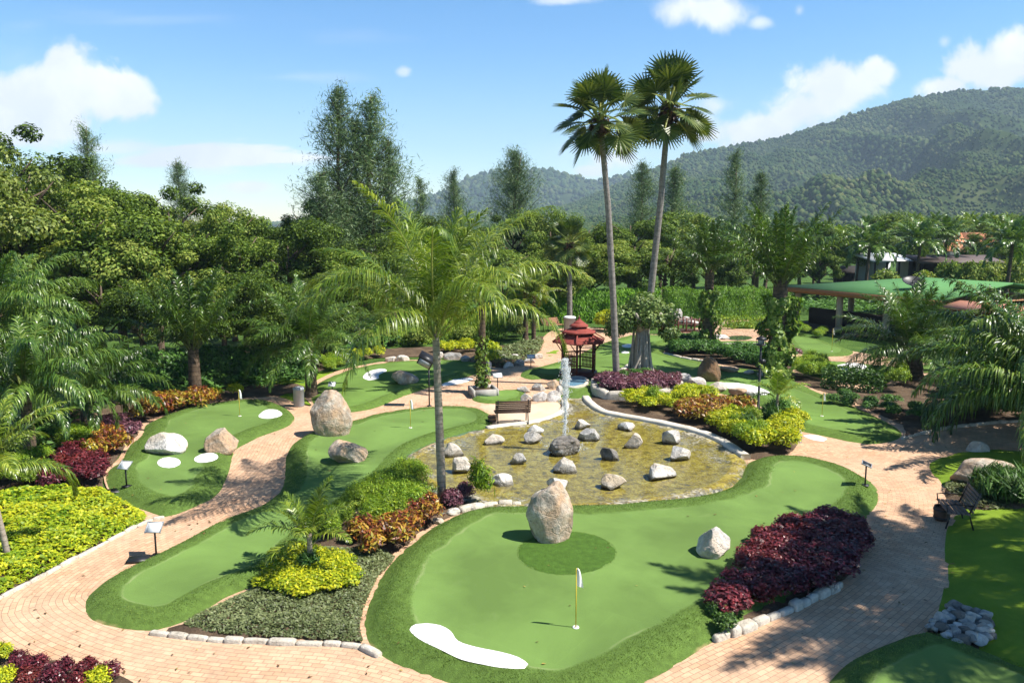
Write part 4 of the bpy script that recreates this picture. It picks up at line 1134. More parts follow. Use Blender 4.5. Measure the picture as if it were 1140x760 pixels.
# tall palmyra palms
def fan(rng, L, az, el, rad, base, nseg=30, spread=2.5, cup=0.25):
    """petiole + costapalmate fan"""
    d = np.array([math.cos(az) * math.cos(el), math.sin(az) * math.cos(el), math.sin(el)])
    tip = np.array(base) + d * L + np.array([0, 0, -0.12 * L * L * math.cos(el)])
    dd = d + np.array([0, 0, -0.42 * math.cos(el) - 0.05]); dd /= np.linalg.norm(dd)
    side = np.cross(dd, [0, 0, 1.0]); side /= np.linalg.norm(side) + 1e-9
    ro = rng.normal(0, 0.5)
    nr = np.cross(side, dd); side, nr = side * math.cos(ro) + nr * math.sin(ro), nr * math.cos(ro) - side * math.sin(ro)
    v, q = [], []
    for i in range(nseg):
        a = (i / (nseg - 1) - 0.5) * 2 * spread
        da = spread / (nseg - 1) * 1.06
        R = rad * (0.78 + 0.22 * math.cos(a * 0.6)) * rng.uniform(0.92, 1.06)
        def P(ang, r, lift=0.0):
            e = dd * math.cos(ang) + side * math.sin(ang)
            return tip + e * r + nr * (cup * abs(math.sin(ang)) * r * 0.6 + lift) + np.array([0, 0, -0.10 * r * r])
        lf = 0.03 if i % 2 else -0.03
        k = len(v)
        v += [P(a, 0.0), P(a - da, R * 0.55), P(a, R * 0.62, lf), P(a + da, R * 0.55), P(a - 0.012, R, -0.03), P(a + 0.012, R, -0.03)]
        q += [(k, k + 1, k + 2, k + 2), (k, k + 2, k + 3, k + 3), (k + 1, k + 4, k + 5, k + 2), (k + 2, k + 5, k + 5, k + 3)]
    tris = []
    for f in q:
        if f[2] == f[3]: tris.append(f[:3])
        elif f[1] == f[2]: tris.append((f[0], f[1], f[3]))
        else: tris += [(f[0], f[1], f[2]), (f[0], f[2], f[3])]
    pb = np.array(base)
    w = 0.05
    pm = (pb + tip) / 2 + np.array([0, 0, 0.02 * L])
    sd = np.cross(d, [0, 0, 1.0]); sd /= np.linalg.norm(sd) + 1e-9
    pv = [pb - sd * w * 1.6, pb + sd * w * 1.6, pm - sd * w, pm + sd * w, tip - sd * w * 0.8, tip + sd * w * 0.8]
    pu = [p + np.array([0, 0, -0.05]) for p in pv]
    pt = [(0, 1, 3), (0, 3, 2), (2, 3, 5), (2, 5, 4), (6, 9, 7), (6, 8, 9), (8, 11, 9), (8, 10, 11), (0, 2, 8), (0, 8, 6), (2, 4, 10), (2, 10, 8), (1, 7, 9), (1, 9, 3), (3, 9, 11), (3, 11, 5)]
    return np.array(v), np.array(tris), np.array(pv + pu), np.array(pt)

def fan_crown(seed, n=34, L=1.3, rad=1.05, low=-0.8):
    rng = np.random.default_rng(seed)
    V, T, mi, k = [], [], [], 0
    for i in range(n):
        u = (i + 0.5) / n
        el = 1.45 - (1.45 - low) * u**1.15 + rng.normal(0, 0.08)
        az = i * 2.39996 + rng.normal(0, 0.2)
        a, b, c, d = fan(rng, L * rng.uniform(0.85, 1.15) * (1.12 - 0.2 * u), az, el, rad * rng.uniform(0.85, 1.1), (0.1 * math.cos(az), 0.1 * math.sin(az), -0.35 * u))
        V += [a, c]; T += [b + k, d + k + len(a)]; k += len(a) + len(c)
        mi += [np.zeros(len(b)), np.ones(len(d))]
    return mesh_np('crown', np.concatenate(V), [np.concatenate(T)], [LM['fan'], rachis_m], False, np.concatenate(mi).astype(int))

def boots_mesh(seed, r=0.52, h=1.3, n=260, mat='dead'):
    rng = np.random.default_rng(seed)
    d = unit(n, rng)
    C = d * np.array([r, r, h * 0.55]) * rng.uniform(0.55, 1.0, n)[:, None] + np.array([0, 0, -h * 0.35])
    v, f = leaf_quads(C, d + 0.6 * unit(n, rng), np.array([0, 0, 1.0]) + 0.8 * unit(n, rng), rng.uniform(0.25, 0.5, n), rng.uniform(0.1, 0.2, n))
    return mesh_np('leaf_bases', v, f, LM[mat])

def palmyra(base, pts, r, label, seed, sc):
    e = empty('palmyra_palm', (*base, 0.0))
    P = [(0, 0, -0.1)] + pts
    obj('trunk', trunk_mesh('trunk', P, [r * 1.35] + [r * (1.1 - 0.35 * i / (len(pts) - 1)) for i in range(len(pts))], tall_bark, 14, 10, 0.03), e)
    obj('crown', fan_crown(seed), e, pts[-1], (0, 0, seed * 1.3), sc)
    obj('leaf_bases', boots_mesh(seed), e, pts[-1], (0, 0, 0), sc)
    return tag(e, label, 'palm')
def rel(px, py, Y, base):
    p = at(px, Y, hz(py, Y)); return (p[0] - base[0], 0.0, p[2])
b1 = G(686, 430)[:2]
palmyra(b1, [rel(686.5, 424, b1[1], b1), rel(683, 340, b1[1], b1), rel(677, 230, b1[1], b1), rel(671, 165, b1[1], b1), rel(668, 131, b1[1], b1)], 0.15, 'tall fan palm with a straight grey trunk in the purple flower bed', 4, 0.94)
b2 = G(713, 418)[:2]
palmyra(b2, [rel(714, 410, b2[1], b2), rel(724, 330, b2[1], b2), rel(735, 230, b2[1], b2), rel(741, 160, b2[1], b2), rel(745, 117, b2[1], b2)], 0.168, 'taller fan palm with a slightly leaning trunk behind the banyan', 9, 1.03)
# a small fan palm far behind the pavilion, ivy on its trunk
b3 = G(634, 362)[:2]
palmyra(b3, [rel(634, 355, b3[1], b3), rel(634, 320, b3[1], b3), rel(634, 290, b3[1], b3), rel(634, 270, b3[1], b3)], 0.2, 'slim fan palm with leaves on its trunk beyond the pavilion roof', 5, 0.85)

# small palms in the beds
YC = palm_crown(71, 13, 1.15, (1.45, 0.3), (0.4, 1.5), LM['coco'], rachis_m, 32, 0.36, 0.03, 0.45, 0.014, 0.3, 0.1)
palm('young_palm', 346, 640, 1.05, YC, 0.06, 'young palm with brown leaf sheaths rising from the round yellow shrub', mat=coco_bark, rz=0.6)
palm('young_palm', 864, 474, 1.35, YC, 0.05, 'young palm among the yellow shrubs by the black lamp post', mat=coco_bark, scale=1.0, rz=1.9)

# far palms beyond the clubhouse
FP = [[('trunk', coco_trunk(6.0, 0.2)), ('crown', None)]]
far_t = coco_trunk(6.0, 0.13, (0.2, 0), oil_bark)
far_c = [palm_crown(81, 20, 3.2, (1.4, -0.1), (0.6, 1.9), LM['oil'], rachis_dark, 26, 0.9, 0.12, 0.6, 0.04), palm_crown(82, 18, 3.2, (1.4, 0.1), (0.5, 1.6), LM['coco'], rachis_m, 26, 0.9, 0.12, 0.6, 0.04)]
fl = 'distant palm in the plantation beyond the clubhouse'
for k, (px, Y, top) in enumerate([(905, 96, 250), (930, 100, 246), (952, 88, 252), (985, 104, 238), (1002, 98, 244), (1026, 106, 238), (1048, 100, 240), (1066, 108, 236), (1084, 102, 238), (1106, 106, 236), (1128, 100, 236), (1150, 104, 234), (1172, 100, 236), (918, 120, 244), (960, 122, 238), (1012, 124, 234), (1038, 122, 233), (1074, 124, 233), (1098, 122, 234), (1120, 124, 234)]):
    p = at(px, Y); h = hz(top, Y) - 2.0
    e = empty('far_palm', (p[0], p[1], 0), RNG.uniform(0, 6.28))
    obj('trunk', far_t, e, scale=(1, 1, h / 6.0)); obj('crown', far_c[k % 2], e, (0.2, 0, h), (0, 0, 0), 0.72)
    tag(e, fl, 'palm', 'distant palms beyond the clubhouse')
for px, Y, top, lab in ((962, 78, 262, 'dark palm standing left of the white shed'), (1018, 80, 258, 'dark palm standing in front of the white shed'), (1118, 70, 258, 'palm with a pale trunk at the right edge before the orange roofed house'), (1046, 84, 256, 'palm in front of the flat dark pergola')):
    p = at(px, Y); h = hz(top, Y) - 0.9
    e = empty('far_palm', (p[0], p[1], 0), RNG.uniform(0, 6.28))
    obj('trunk', far_t, e, scale=(1.2, 1.2, h / 6.0)); obj('crown', far_c[0], e, (0.2, 0, h), (0, 0, 0), 1.0)
    tag(e, lab, 'palm')
# palms beyond the right edge whose shadows lie on the path and lawn
for k, (x, y, h, s) in enumerate(((16.5, 16.1, 9.6, 0.86), (14.1, 12.9, 9.8, 0.9), (18.4, 16.4, 9.4, 0.9), (16.2, 11.8, 9.6, 1.0), (16.1, 14.4, 9.9, 0.8))):
    palm('coconut_palm', 0, 0, h, (OC[0], OC[1], CC[1], OC[1], CC[0])[k], 0.15, 'coconut palm beyond the right edge that shades the brick path', (-0.3, 0), scale=s, group='palms shading the path from the right', loc=(x, y))
# ================================================================ shrubs in their beds
fill('lime', [(384, 582), (410, 552), (440, 536), (464, 534), (472, 550), (464, 572), (440, 588), (405, 600)], 0.62, 1.15, 'bushy light green shrub in the mound beside the coconut palm', 'light green shrubs in the mound', 0.05, 1.0)
fill('lime', [(358, 590), (376, 572), (388, 585), (384, 606), (364, 612)], 0.6, 0.85, 'round light green shrub behind the young palm', 'light green shrubs behind the young palm', 0.05, 0.9)
shrub_px('croton', [(408, 604), (420, 616), (430, 606), (442, 612), (440, 596), (452, 601), (462, 594), (466, 580), (478, 586), (474, 572)], 1.0, 'red and yellow croton along the rim of the front green', 'crotons beside the front green', 0.05, 0.92)
shrub_px('mauve', [(500, 563), (510, 560), (520, 556), (508, 566)], 0.75, 'small pinkish shrub at the foot of the coconut palm', 'pinkish shrubs at the foot of the coconut palm', 0.05, 1.0)
shrub_px('bamboo', [(531, 560), (536, 562)], 0.95, 'upright bright green bush at the near edge of the pond', 'bright green bushes at the pond edge', 0.06, 1.05)
fill('goldlow', [(300, 640), (318, 625), (345, 620), (372, 625), (387, 640), (384, 657), (360, 665), (325, 666), (304, 656)], 0.3, 1.0, 'low yellow shrub in the round clump under the young palm', 'yellow shrubs under the young palm', 0.08, 0.85)
shrub_px('lily', [(345, 640)], 0.6, 'dark green leafy tuft at the foot of the young palm', None, 0.1)
fill('purple', [(806, 698), (810, 672), (832, 634), (862, 608), (890, 592), (930, 586), (956, 592), (957, 612), (932, 646), (888, 668), (845, 686)], 0.46, 1.12, 'dark purple shrub in the dense bed beside the brick path', 'purple shrubs in the bed by the path', 0.07, 0.82)
shrub_px('dark', [(798, 694), (806, 704), (812, 662)], 0.6, 'low green plant at the near edge of the purple bed', 'green plants at the edge of the purple bed', 0.05)
# bed to the right of the pond
fill('mauve', [(670, 434), (690, 430), (725, 430), (750, 433), (752, 440), (730, 444), (700, 446), (676, 442)], 0.5, 1.15, 'purple red shrub in the raised planter under the tall palms', 'purple red shrubs in the raised planter', 0.32, 1.2)
shrub_px('dark', [(694, 434), (708, 432), (716, 430)], 0.9, 'grey green plant at the banyan foot in the raised planter', 'green plants at the banyan foot', 0.3, 0.9)
fill('gold', [(690, 452), (704, 449), (728, 450), (750, 455), (748, 462), (720, 460), (698, 458)], 0.62, 0.95, 'yellow green shrub between the planter wall and the pond kerb', 'yellow green shrubs above the pond kerb', 0.1, 1.0)
fill('croton', [(756, 464), (780, 457), (806, 455), (830, 458), (832, 464), (808, 468), (794, 474), (775, 473), (760, 470)], 0.56, 1.1, 'red brown croton in the bed right of the pond', 'crotons right of the pond', 0.1, 0.95)
fill('gold', [(752, 448), (766, 444), (788, 445), (794, 450), (770, 454), (754, 455)], 0.55, 1.1, 'bright yellow shrub in front of the white bunker rocks', 'yellow shrubs near the bunker rocks', 0.1, 1.15)
fill('gold', [(796, 476), (812, 470), (824, 478), (830, 494), (846, 490), (872, 478), (884, 486), (880, 500), (862, 508), (836, 508), (812, 494)], 0.6, 1.1, 'yellow shrub at the near end of the bed right of the pond', 'yellow shrubs at the near end of the pond bed', 0.1, 1.2)
shrub_px('lime', [(820, 488), (834, 480), (842, 500), (830, 502), (728, 456)], 1.05, 'leafy green bush between the yellow shrubs right of the pond', 'green bushes among the yellow shrubs', 0.1, 1.3)
shrub_px('lily', [(832, 490), (858, 478), (866, 470)], 1.15, 'spiky dark green plant near the black lamp post', 'spiky plants near the lamp post', 0.1, 1.1)
shrub_px('gold', [(884, 473), (890, 476)], 0.95, 'yellow shrub at the corner behind the narrow bunker', 'yellow shrubs behind the narrow bunker', 0.08)
# far beds on the right
fill('dark', [(744, 390), (760, 384), (790, 387), (800, 398), (770, 399), (748, 394)], 0.8, 1.3, 'green shrub in the kerbed bed before the footbridge', 'green shrubs before the footbridge', 0.05, 1.2)
fill('dark', [(800, 398), (830, 396), (860, 402), (880, 408), (874, 417), (840, 411), (806, 405)], 0.85, 1.25, 'green shrub in the bed behind the dark upright boulder', 'green shrubs behind the upright boulder', 0.05, 1.2)
fill('lime', [(884, 412), (905, 410), (918, 415), (915, 426), (895, 423)], 0.7, 1.25, 'light green shrub at the left end of the dark clipped hedge', 'light green shrubs by the dark hedge', 0.05, 1.3)
tag(obj('hedge', hedge_mesh([G(916, 430)[:2], G(950, 434)[:2], G(984, 437)[:2]], 1.0, 1.1, 900, 0.13, 'dark', False, 12)), 'dark clipped hedge between the right greens', 'hedge')
fill('lime', [(985, 428), (998, 424), (1006, 430), (998, 437)], 0.8, 1.2, 'pale green shrub right of the dark clipped hedge', 'pale shrubs by the squat palm', 0.05, 1.5)
fill('mauve', [(868, 392), (882, 392), (888, 402), (874, 404)], 0.8, 1.2, 'pinkish shrub at the foot of the thick ivy trunk', 'pinkish shrubs by the ivy trunk', 0.05)
fill('lime', [(874, 371), (900, 369), (924, 374), (908, 378), (886, 374)], 1.1, 1.0, 'low pale shrub before the clubhouse posts', 'low shrubs before the clubhouse', 0.05, 0.8)
fill('dark', [(920, 452), (950, 445), (1000, 455), (1040, 465), (1030, 476), (1000, 470), (960, 458)], 0.9, 0.9, 'dark green ground shrub under the hanging palm fronds', 'dark shrubs under the hanging fronds', 0.04, 0.7)
fill('dark', [(1050, 440), (1140, 430), (1200, 440), (1190, 466), (1100, 470), (1060, 468)], 1.0, 1.4, 'dark shrub in the shade behind the hanging palm', 'dark shrubs behind the hanging palm', 0.04, 1.6)
fill('big', [(1060, 395), (1150, 400), (1240, 410), (1200, 425), (1080, 416)], 2.2, 0.8, 'dense bush in front of the brown clubhouse wall', 'bushes before the clubhouse wall', 0.0)
shrub_px('lily', [(1096, 556), (1108, 552), (1118, 558), (1128, 553), (1138, 560), (1106, 562), (1124, 565), (1146, 556), (1136, 568)], 1.0, 'strappy dark green lily clump in front of the long boulder', 'lily clumps in front of the long boulder', 0.14, 0.95)
# left of the left green
fill('croton', [(152, 462), (160, 454), (200, 450), (236, 446), (240, 452), (200, 461), (168, 469), (156, 472)], 0.72, 1.2, 'red and yellow croton along the far rim of the left green', 'crotons along the left green', 0.03, 1.15)
fill('gold', [(236, 445), (262, 440), (276, 440), (262, 446), (242, 450)], 0.8, 0.9, 'yellow green shrub at the far end of the left croton row', 'yellow shrubs at the end of the croton row', 0.03, 0.9)
fill('mauve', [(112, 478), (146, 470), (152, 480), (138, 492), (116, 490)], 0.62, 1.1, 'mauve shrub left of the split boulder', 'mauve shrubs on the left', 0.03, 1.0)
fill('croton', [(98, 490), (134, 494), (134, 508), (112, 514), (92, 506)], 0.62, 1.1, 'yellow and red croton left of the split boulder', 'yellow crotons on the left', 0.03, 1.1)
fill('lime', [(70, 494), (96, 490), (96, 506), (76, 512)], 0.62, 1.1, 'light green shrub below the sprawling left palm', 'light shrubs on the left', 0.03, 1.1)
fill('purple', [(58, 528), (84, 512), (116, 512), (120, 522), (110, 540), (80, 544), (52, 546)], 0.56, 1.15, 'dark red shrub beside the first hole sign', 'dark red shrubs on the left', 0.03, 1.0)
fill('lime', [(-10, 530), (30, 520), (54, 526), (46, 548), (0, 552)], 0.7, 1.15, 'pale green shrub above the yellow ground cover', 'pale green shrubs over the ground cover', 0.03, 1.1)
cover('ground_cover', [(-160, 600), (-40, 556), (40, 548), (84, 546), (118, 548), (135, 560), (162, 579), (98, 612), (0, 663), (-120, 715), (-200, 700)], 'gcover', 900, 0.11, 0.36, 0.55, 1.2, 'yellow green leafy ground cover left of the brick path')
cover('ground_cover', [(204, 696), (240, 676), (298, 648), (346, 612), (390, 612), (428, 614), (440, 622), (420, 646), (406, 676), (400, 700), (404, 716), (340, 712), (250, 707)], 'carpet', 1500, 0.075, 0.17, 0.45, 1.6, 'low grey green ground cover beside the front green')
cover('ground_cover', [(548, 392), (600, 378), (602, 390), (588, 400), (556, 408), (530, 402), (535, 394)], 'carpet', 150, 0.2, 0.4, 0.4, 0.8, 'pale scrubby ground cover behind the rocks by the far path')
cover('ground_cover', [(1052, 546), (1064, 537), (1100, 537), (1140, 548), (1130, 570), (1080, 568)], 'carpet', 900, 0.08, 0.14, 0.45, 1.6, 'dull ground cover around the long boulder on the lawn', 0.14)
cover('undergrowth', [(-250, 480), (0, 440), (100, 420), (160, 412), (330, 405), (345, 424), (250, 436), (150, 448), (80, 470), (60, 505), (-60, 545), (-250, 620)], 'dark', 90, 0.3, 0.9, 0.35, 0.5, 'dark leafy undergrowth under the left palms', 0.0, 0.6)
cover('undergrowth', [(345, 415), (360, 404), (480, 380), (600, 362), (700, 358), (800, 352), (900, 350), (1000, 360), (1180, 390), (1180, 340), (900, 330), (500, 340), (340, 380)], 'dark', 22, 0.4, 1.0, 0.4, 0.3, 'dark leafy undergrowth below the wood', 0.0, 0.5)
fill('gold', [(380, 402), (420, 396), (434, 394), (430, 399), (400, 405), (380, 408)], 1.0, 1.1, 'yellow green shrub along the back of the bunker green', 'yellow shrubs behind the bunker green', 0.03, 1.0)
fill('lime', [(350, 408), (376, 402), (384, 408), (360, 416)], 0.9, 1.1, 'light green shrub at the left of the bunker green', 'light shrubs left of the bunker green', 0.03, 1.0)
fill('gold', [(492, 391), (520, 388), (536, 390), (536, 396), (500, 396)], 0.95, 1.15, 'bright yellow shrub behind the rocks of the bunker green', 'bright yellow shrubs behind the rocks', 0.03, 1.1)
shrub_px('gold', [(541, 405), (547, 408), (545, 398)], 1.3, 'yellow shrub standing beside the stone planter palm', 'yellow shrubs beside the planter', 0.03, 1.5)
fill('big', [(355, 400), (400, 392), (480, 384), (560, 378), (570, 372), (480, 374), (380, 384)], 2.0, 0.62, 'dark bush in the border behind the bunker green', 'bushes behind the bunker green', 0.0)
fill('bigolive', [(556, 384), (590, 374), (600, 366), (580, 366), (550, 374)], 2.2, 0.55, 'grey green bush left of the far path', 'grey green bushes by the far path', 0.0)
shrub_px('gold', [(672, 368), (680, 369), (676, 365)], 1.7, 'large yellow green bush at the end of the far path', 'yellow bushes at the end of the far path', 0.0, 2.4)
fill('lime', [(690, 365), (740, 362), (742, 366), (700, 370)], 1.4, 1.2, 'green shrub in the border behind the banyan', 'green shrubs behind the banyan', 0.0)
fill('big', [(812, 352), (835, 351), (850, 352), (840, 354.5), (820, 354.5)], 2.4, 0.62, 'round bush behind the small far green', 'bushes behind the small far green', 0.0)
for _px, _h in ((985, 0.9), (1004, 0.75), (1030, 1.0), (1052, 1.2), (1078, 1.25), (1100, 1.1), (1126, 1.2)):
    _p = at(_px, 74); shrub('big', _p[0], _p[1], 1.15, 'leafy bush behind the green clubhouse roof', 'shrub', 'bushes behind the clubhouse roof', 0.0, 1.9 * _h)
# foreground corner
shrub_px('purple', [(20, 752), (44, 756), (70, 758), (96, 757), (122, 762), (60, 768), (30, 770), (90, 772)], 0.6, 'reddish shrub at the bottom left corner', 'reddish shrubs in the bottom corner', 0.05, 0.6)
shrub_px('gold', [(4, 740), (108, 768), (6, 768)], 0.5, 'yellow green shrub at the bottom left corner', 'yellow shrubs in the bottom corner', 0.05, 0.6)

plant_shrubs()

# ---- banyan with a skirt of aerial roots
def banyan():
    p = G(713, 424)
    e = empty('banyan_tree', (p[0], p[1], 0))
    mb = MB(); rng = np.random.default_rng(5)
    H = 2.9
    mb.tube([(0, 0, 0), (0, 0, 1.2), (0.05, 0, H)], [0.42, 0.34, 0.3], 10)
    for i in range(30):
        a = i / 30 * 2 * PI + rng.normal(0, 0.08)
        r0 = rng.uniform(0.62, 0.98); r1 = rng.uniform(0.28, 0.42); a1 = a + rng.normal(0, 0.5); z1 = rng.uniform(1.6, H)
        mb.tube([(r0 * math.cos(a), r0 * math.sin(a), -0.05), (0.62 * r0 * math.cos(a), 0.62 * r0 * math.sin(a), 0.55), ((r1 + 0.06) * math.cos(a1), (r1 + 0.06) * math.sin(a1), z1 * 0.6), (r1 * math.cos(a1), r1 * math.sin(a1), z1)],
                [rng.uniform(0.05, 0.1), 0.07, 0.06, 0.03], 6)
    for a in (0.3, 1.7, 3.0, 4.3, 5.5):
        mb.tube([(0, 0, H - 0.5), (0.5 * math.cos(a), 0.5 * math.sin(a), H), (1.1 * math.cos(a), 1.1 * math.sin(a), H + 0.5)], [0.22, 0.14, 0.05], 6)
    root_m = flat_mat('banyan_root', (0.40, 0.35, 0.28), 0.9, 0.2, vary=0.45, scale=7, bump=0.5)
    obj('trunk', mb.mesh('trunk', root_m, True), e)
    C, N, D = [], [], []
    for cx, cy, cz, r, k in [(-0.95, -0.2, H + 0.15, 0.95, 1500), (0.1, 0.1, H + 0.75, 1.0, 1600), (1.0, 0, H + 0.35, 0.85, 1300), (0.3, -0.6, H + 0.2, 0.7, 900), (1.25, -0.3, H - 0.45, 0.55, 600), (-0.2, 0.9, H + 0.2, 0.9, 900), (-1.3, -0.1, H - 0.4, 0.55, 600)]:
        d = unit(k, rng); pp = np.array([cx, cy, cz]) + d * r * (rng.random(k)**0.4)[:, None] * np.array([1, 1, 0.72])
        C.append(pp); N.append(d + np.array([0, 0, 0.5]) + 0.8 * unit(k, rng)); D.append(d + unit(k, rng))
    C, N, D = map(np.concatenate, (C, N, D))
    L = 0.17 * rng.uniform(0.6, 1.4, len(C)); v, f = leaf_quads(C, N, D, L, L * 0.5)
    obj('crown', mesh_np('crown', v, f, LM['ficus']), e)
    tag(e, 'clipped banyan with a grey skirt of aerial roots behind the raised planter', 'tree')
banyan()

# ---- fallen leaves on the paving and turf
def litter(n, polys, size):
    lo, hi = polys[0].min(0), polys[0].max(0); hi = np.minimum(hi, [22, 40])
    P = RNG.uniform(lo, hi, (n, 2)); P = P[in_poly(P, polys[0])]
    P = P[np.array([ground_z(*q) == 0.0 or RNG.random() < 0.12 for q in P])]
    Z = np.array([max(ground_z(*q), 0.0) for q in P]) + 0.02
    k = len(P); L = size * RNG.uniform(0.5, 1.4, k)
    v, f = leaf_quads(np.column_stack([P, Z]), np.array([0, 0, 1.0]) + 0.25 * unit(k), unit(k), L, L * 0.4)
    return v, f
_lm = leaf_mat('fallen_leaf', [(0.2, (0.10, 0.055, 0.02)), (0.5, (0.22, 0.13, 0.04)), (0.8, (0.34, 0.26, 0.06)), (1.0, (0.10, 0.14, 0.02))], 0.1)
_v, _f = litter(2400, [path_poly], 0.085)
tag(obj('fallen_leaves', mesh_np('fallen_leaves', _v, _f, _lm)), 'dry fallen leaves scattered over the paths and greens', None, None, 'stuff')

# ================================================================ rocks
R_white = rock_mat('rock_white', (0.74, 0.71, 0.66), (0.40, 0.38, 0.36), (0.55, 0.46, 0.36), 0.25)
R_tan = rock_mat('rock_tan', (0.60, 0.54, 0.45), (0.24, 0.205, 0.165), (0.46, 0.31, 0.195), 0.4)
R_grey = rock_mat('rock_grey', (0.55, 0.53, 0.50), (0.24, 0.235, 0.23), (0.36, 0.31, 0.24), 0.2)
R_dark = rock_mat('rock_dark', (0.26, 0.25, 0.23), (0.07, 0.07, 0.07), (0.2, 0.17, 0.14), 0.3)
W_white = rock_mat('wet_rock_white', (0.74, 0.71, 0.66), (0.40, 0.38, 0.36), (0.55, 0.46, 0.36), 0.25, wet=True)
W_tan = rock_mat('wet_rock_tan', (0.66, 0.60, 0.50), (0.30, 0.26, 0.21), (0.50, 0.40, 0.28), 0.4, wet=True)
W_grey = rock_mat('wet_rock_grey', (0.60, 0.58, 0.55), (0.26, 0.255, 0.25), (0.40, 0.35, 0.28), 0.2, wet=True)
W_dark = rock_mat('wet_rock_dark', (0.28, 0.27, 0.25), (0.07, 0.07, 0.07), (0.2, 0.17, 0.14), 0.3, wet=True)
R_brown = rock_mat('rock_brown', (0.30, 0.23, 0.15), (0.08, 0.065, 0.05), (0.22, 0.13, 0.07), 0.5)

def rock_mesh(seed, dims, mat, cuts=11, rough=0.09, sub=5, cutdepth=(0.62, 0.95), top=None, flat=False):
    rng = np.random.default_rng(seed)
    bm = bmesh.new()
    bmesh.ops.create_icosphere(bm, subdivisions=sub, radius=1.0)
    v = np.array([p.co[:] for p in bm.verts])
    f = np.array([[q.index for q in p.verts] for p in bm.faces])
    bm.free()
    for _ in range(cuts):
        n = unit(1, rng)[0]; n[2] *= 0.8; n /= np.linalg.norm(n)
        d = rng.uniform(*cutdepth)
        s = v @ n - d
        k = s > 0
        v[k] -= n * (s[k] * 0.93)[:, None]
    o = seed * 3.7
    for i in range(len(v)):
        p = Vector(v[i]); 
        nv = 0.9 * noise.noise(p * 1.6 + Vector((o, 0, 0))) + 0.5 * noise.noise(p * 4.1 + Vector((0, o, 0))) + 0.28 * noise.noise(p * 9.0 + Vector((0, 0, o))) + 0.14 * noise.noise(p * 19 + Vector((o, o, 0)))
        v[i] = v[i] * (1 + rough * nv)
    # taper to the top
    if top is not None:
        t = np.clip((v[:, 2] + 1) / 2, 0, 1)[:, None]
        v[:, :2] *= (1 - (1 - top) * t)
    lo, hi = v.min(0), v.max(0)
    v = (v - (lo + hi) / 2) / (hi - lo) * np.array(dims)
    v[:, 2] += dims[2] * 0.5 - dims[2] * 0.26
    return mesh_np('boulder', v, f, mat, not flat)

_rk = [0]
def rock(px, py, w, h, mat, label, group=None, dep=0.85, name='boulder', z=None, cuts=11, rz=None, top=None, rough=0.06, sub=5, cd=(0.5, 0.9), tilt=0.0):
    """px, py: middle of the base as seen; w, h: size in the photograph's pixels"""
    _rk[0] += 1
    k = mpp(px, py)
    W, H = w * k, h * k * 1.0
    p = G(px, py)
    gz = ground_z(p[0], p[1]) if z is None else z
    p = G(px, py, gz)
    D = W * dep
    me = rock_mesh(_rk[0] + 200, (W * 1.03, D, max(0.5 * H, H - 0.12 * D) / 0.74), mat, cuts, rough, sub, cd, top)
    o = obj(name, me, None, (p[0], p[1] + D * 0.38, gz), (tilt, 0, RNG.uniform(-0.4, 0.4) if rz is None else rz))
    return tag(o, label, 'boulder' if name == 'boulder' else 'rock', group)

rock(612, 604, 51, 69, R_tan, 'tall upright pale boulder standing in the dark turf ring on the front green', cuts=9, top=0.62, rz=0.1, dep=0.8, cd=(0.68, 0.95))
rock(797, 621, 40, 36, R_white, 'whitish rounded boulder on the right of the front green', dep=0.9, cuts=12, rz=0.3, top=0.85)
rock(366, 484, 46, 52, R_tan, 'large tan egg-shaped boulder beside the brick path', top=0.7, cuts=6, rz=0, cd=(0.75, 0.95))
rock(385, 517, 40, 28, R_tan, 'low tan boulder at the near side of the middle green', cuts=8, dep=1.0)
rock(450, 428, 30, 18, R_tan, 'round tan boulder on the bunker green', cuts=6)
rock(180, 507, 43, 27, R_white, 'split pale boulder on the left green', cuts=10, dep=0.8, rz=0.2)
rock(242, 503, 36, 28, R_tan, 'wedge-shaped pale boulder on the left green', cuts=9, top=0.7)
rock(791, 425, 25, 30, R_brown, 'dark brown upright boulder in front of the green shrubs', top=0.75, cuts=6)
rock(1092, 504, 22, 14, R_white, 'small whitish rock on the lawn by the path junction', None, name='boulder')
rock(1108, 544, 74, 34, R_tan, 'long flat-topped boulder on the lawn beside the lilies', dep=0.6, cuts=7, z=0.1, rz=0.05, cd=(0.6, 0.85))

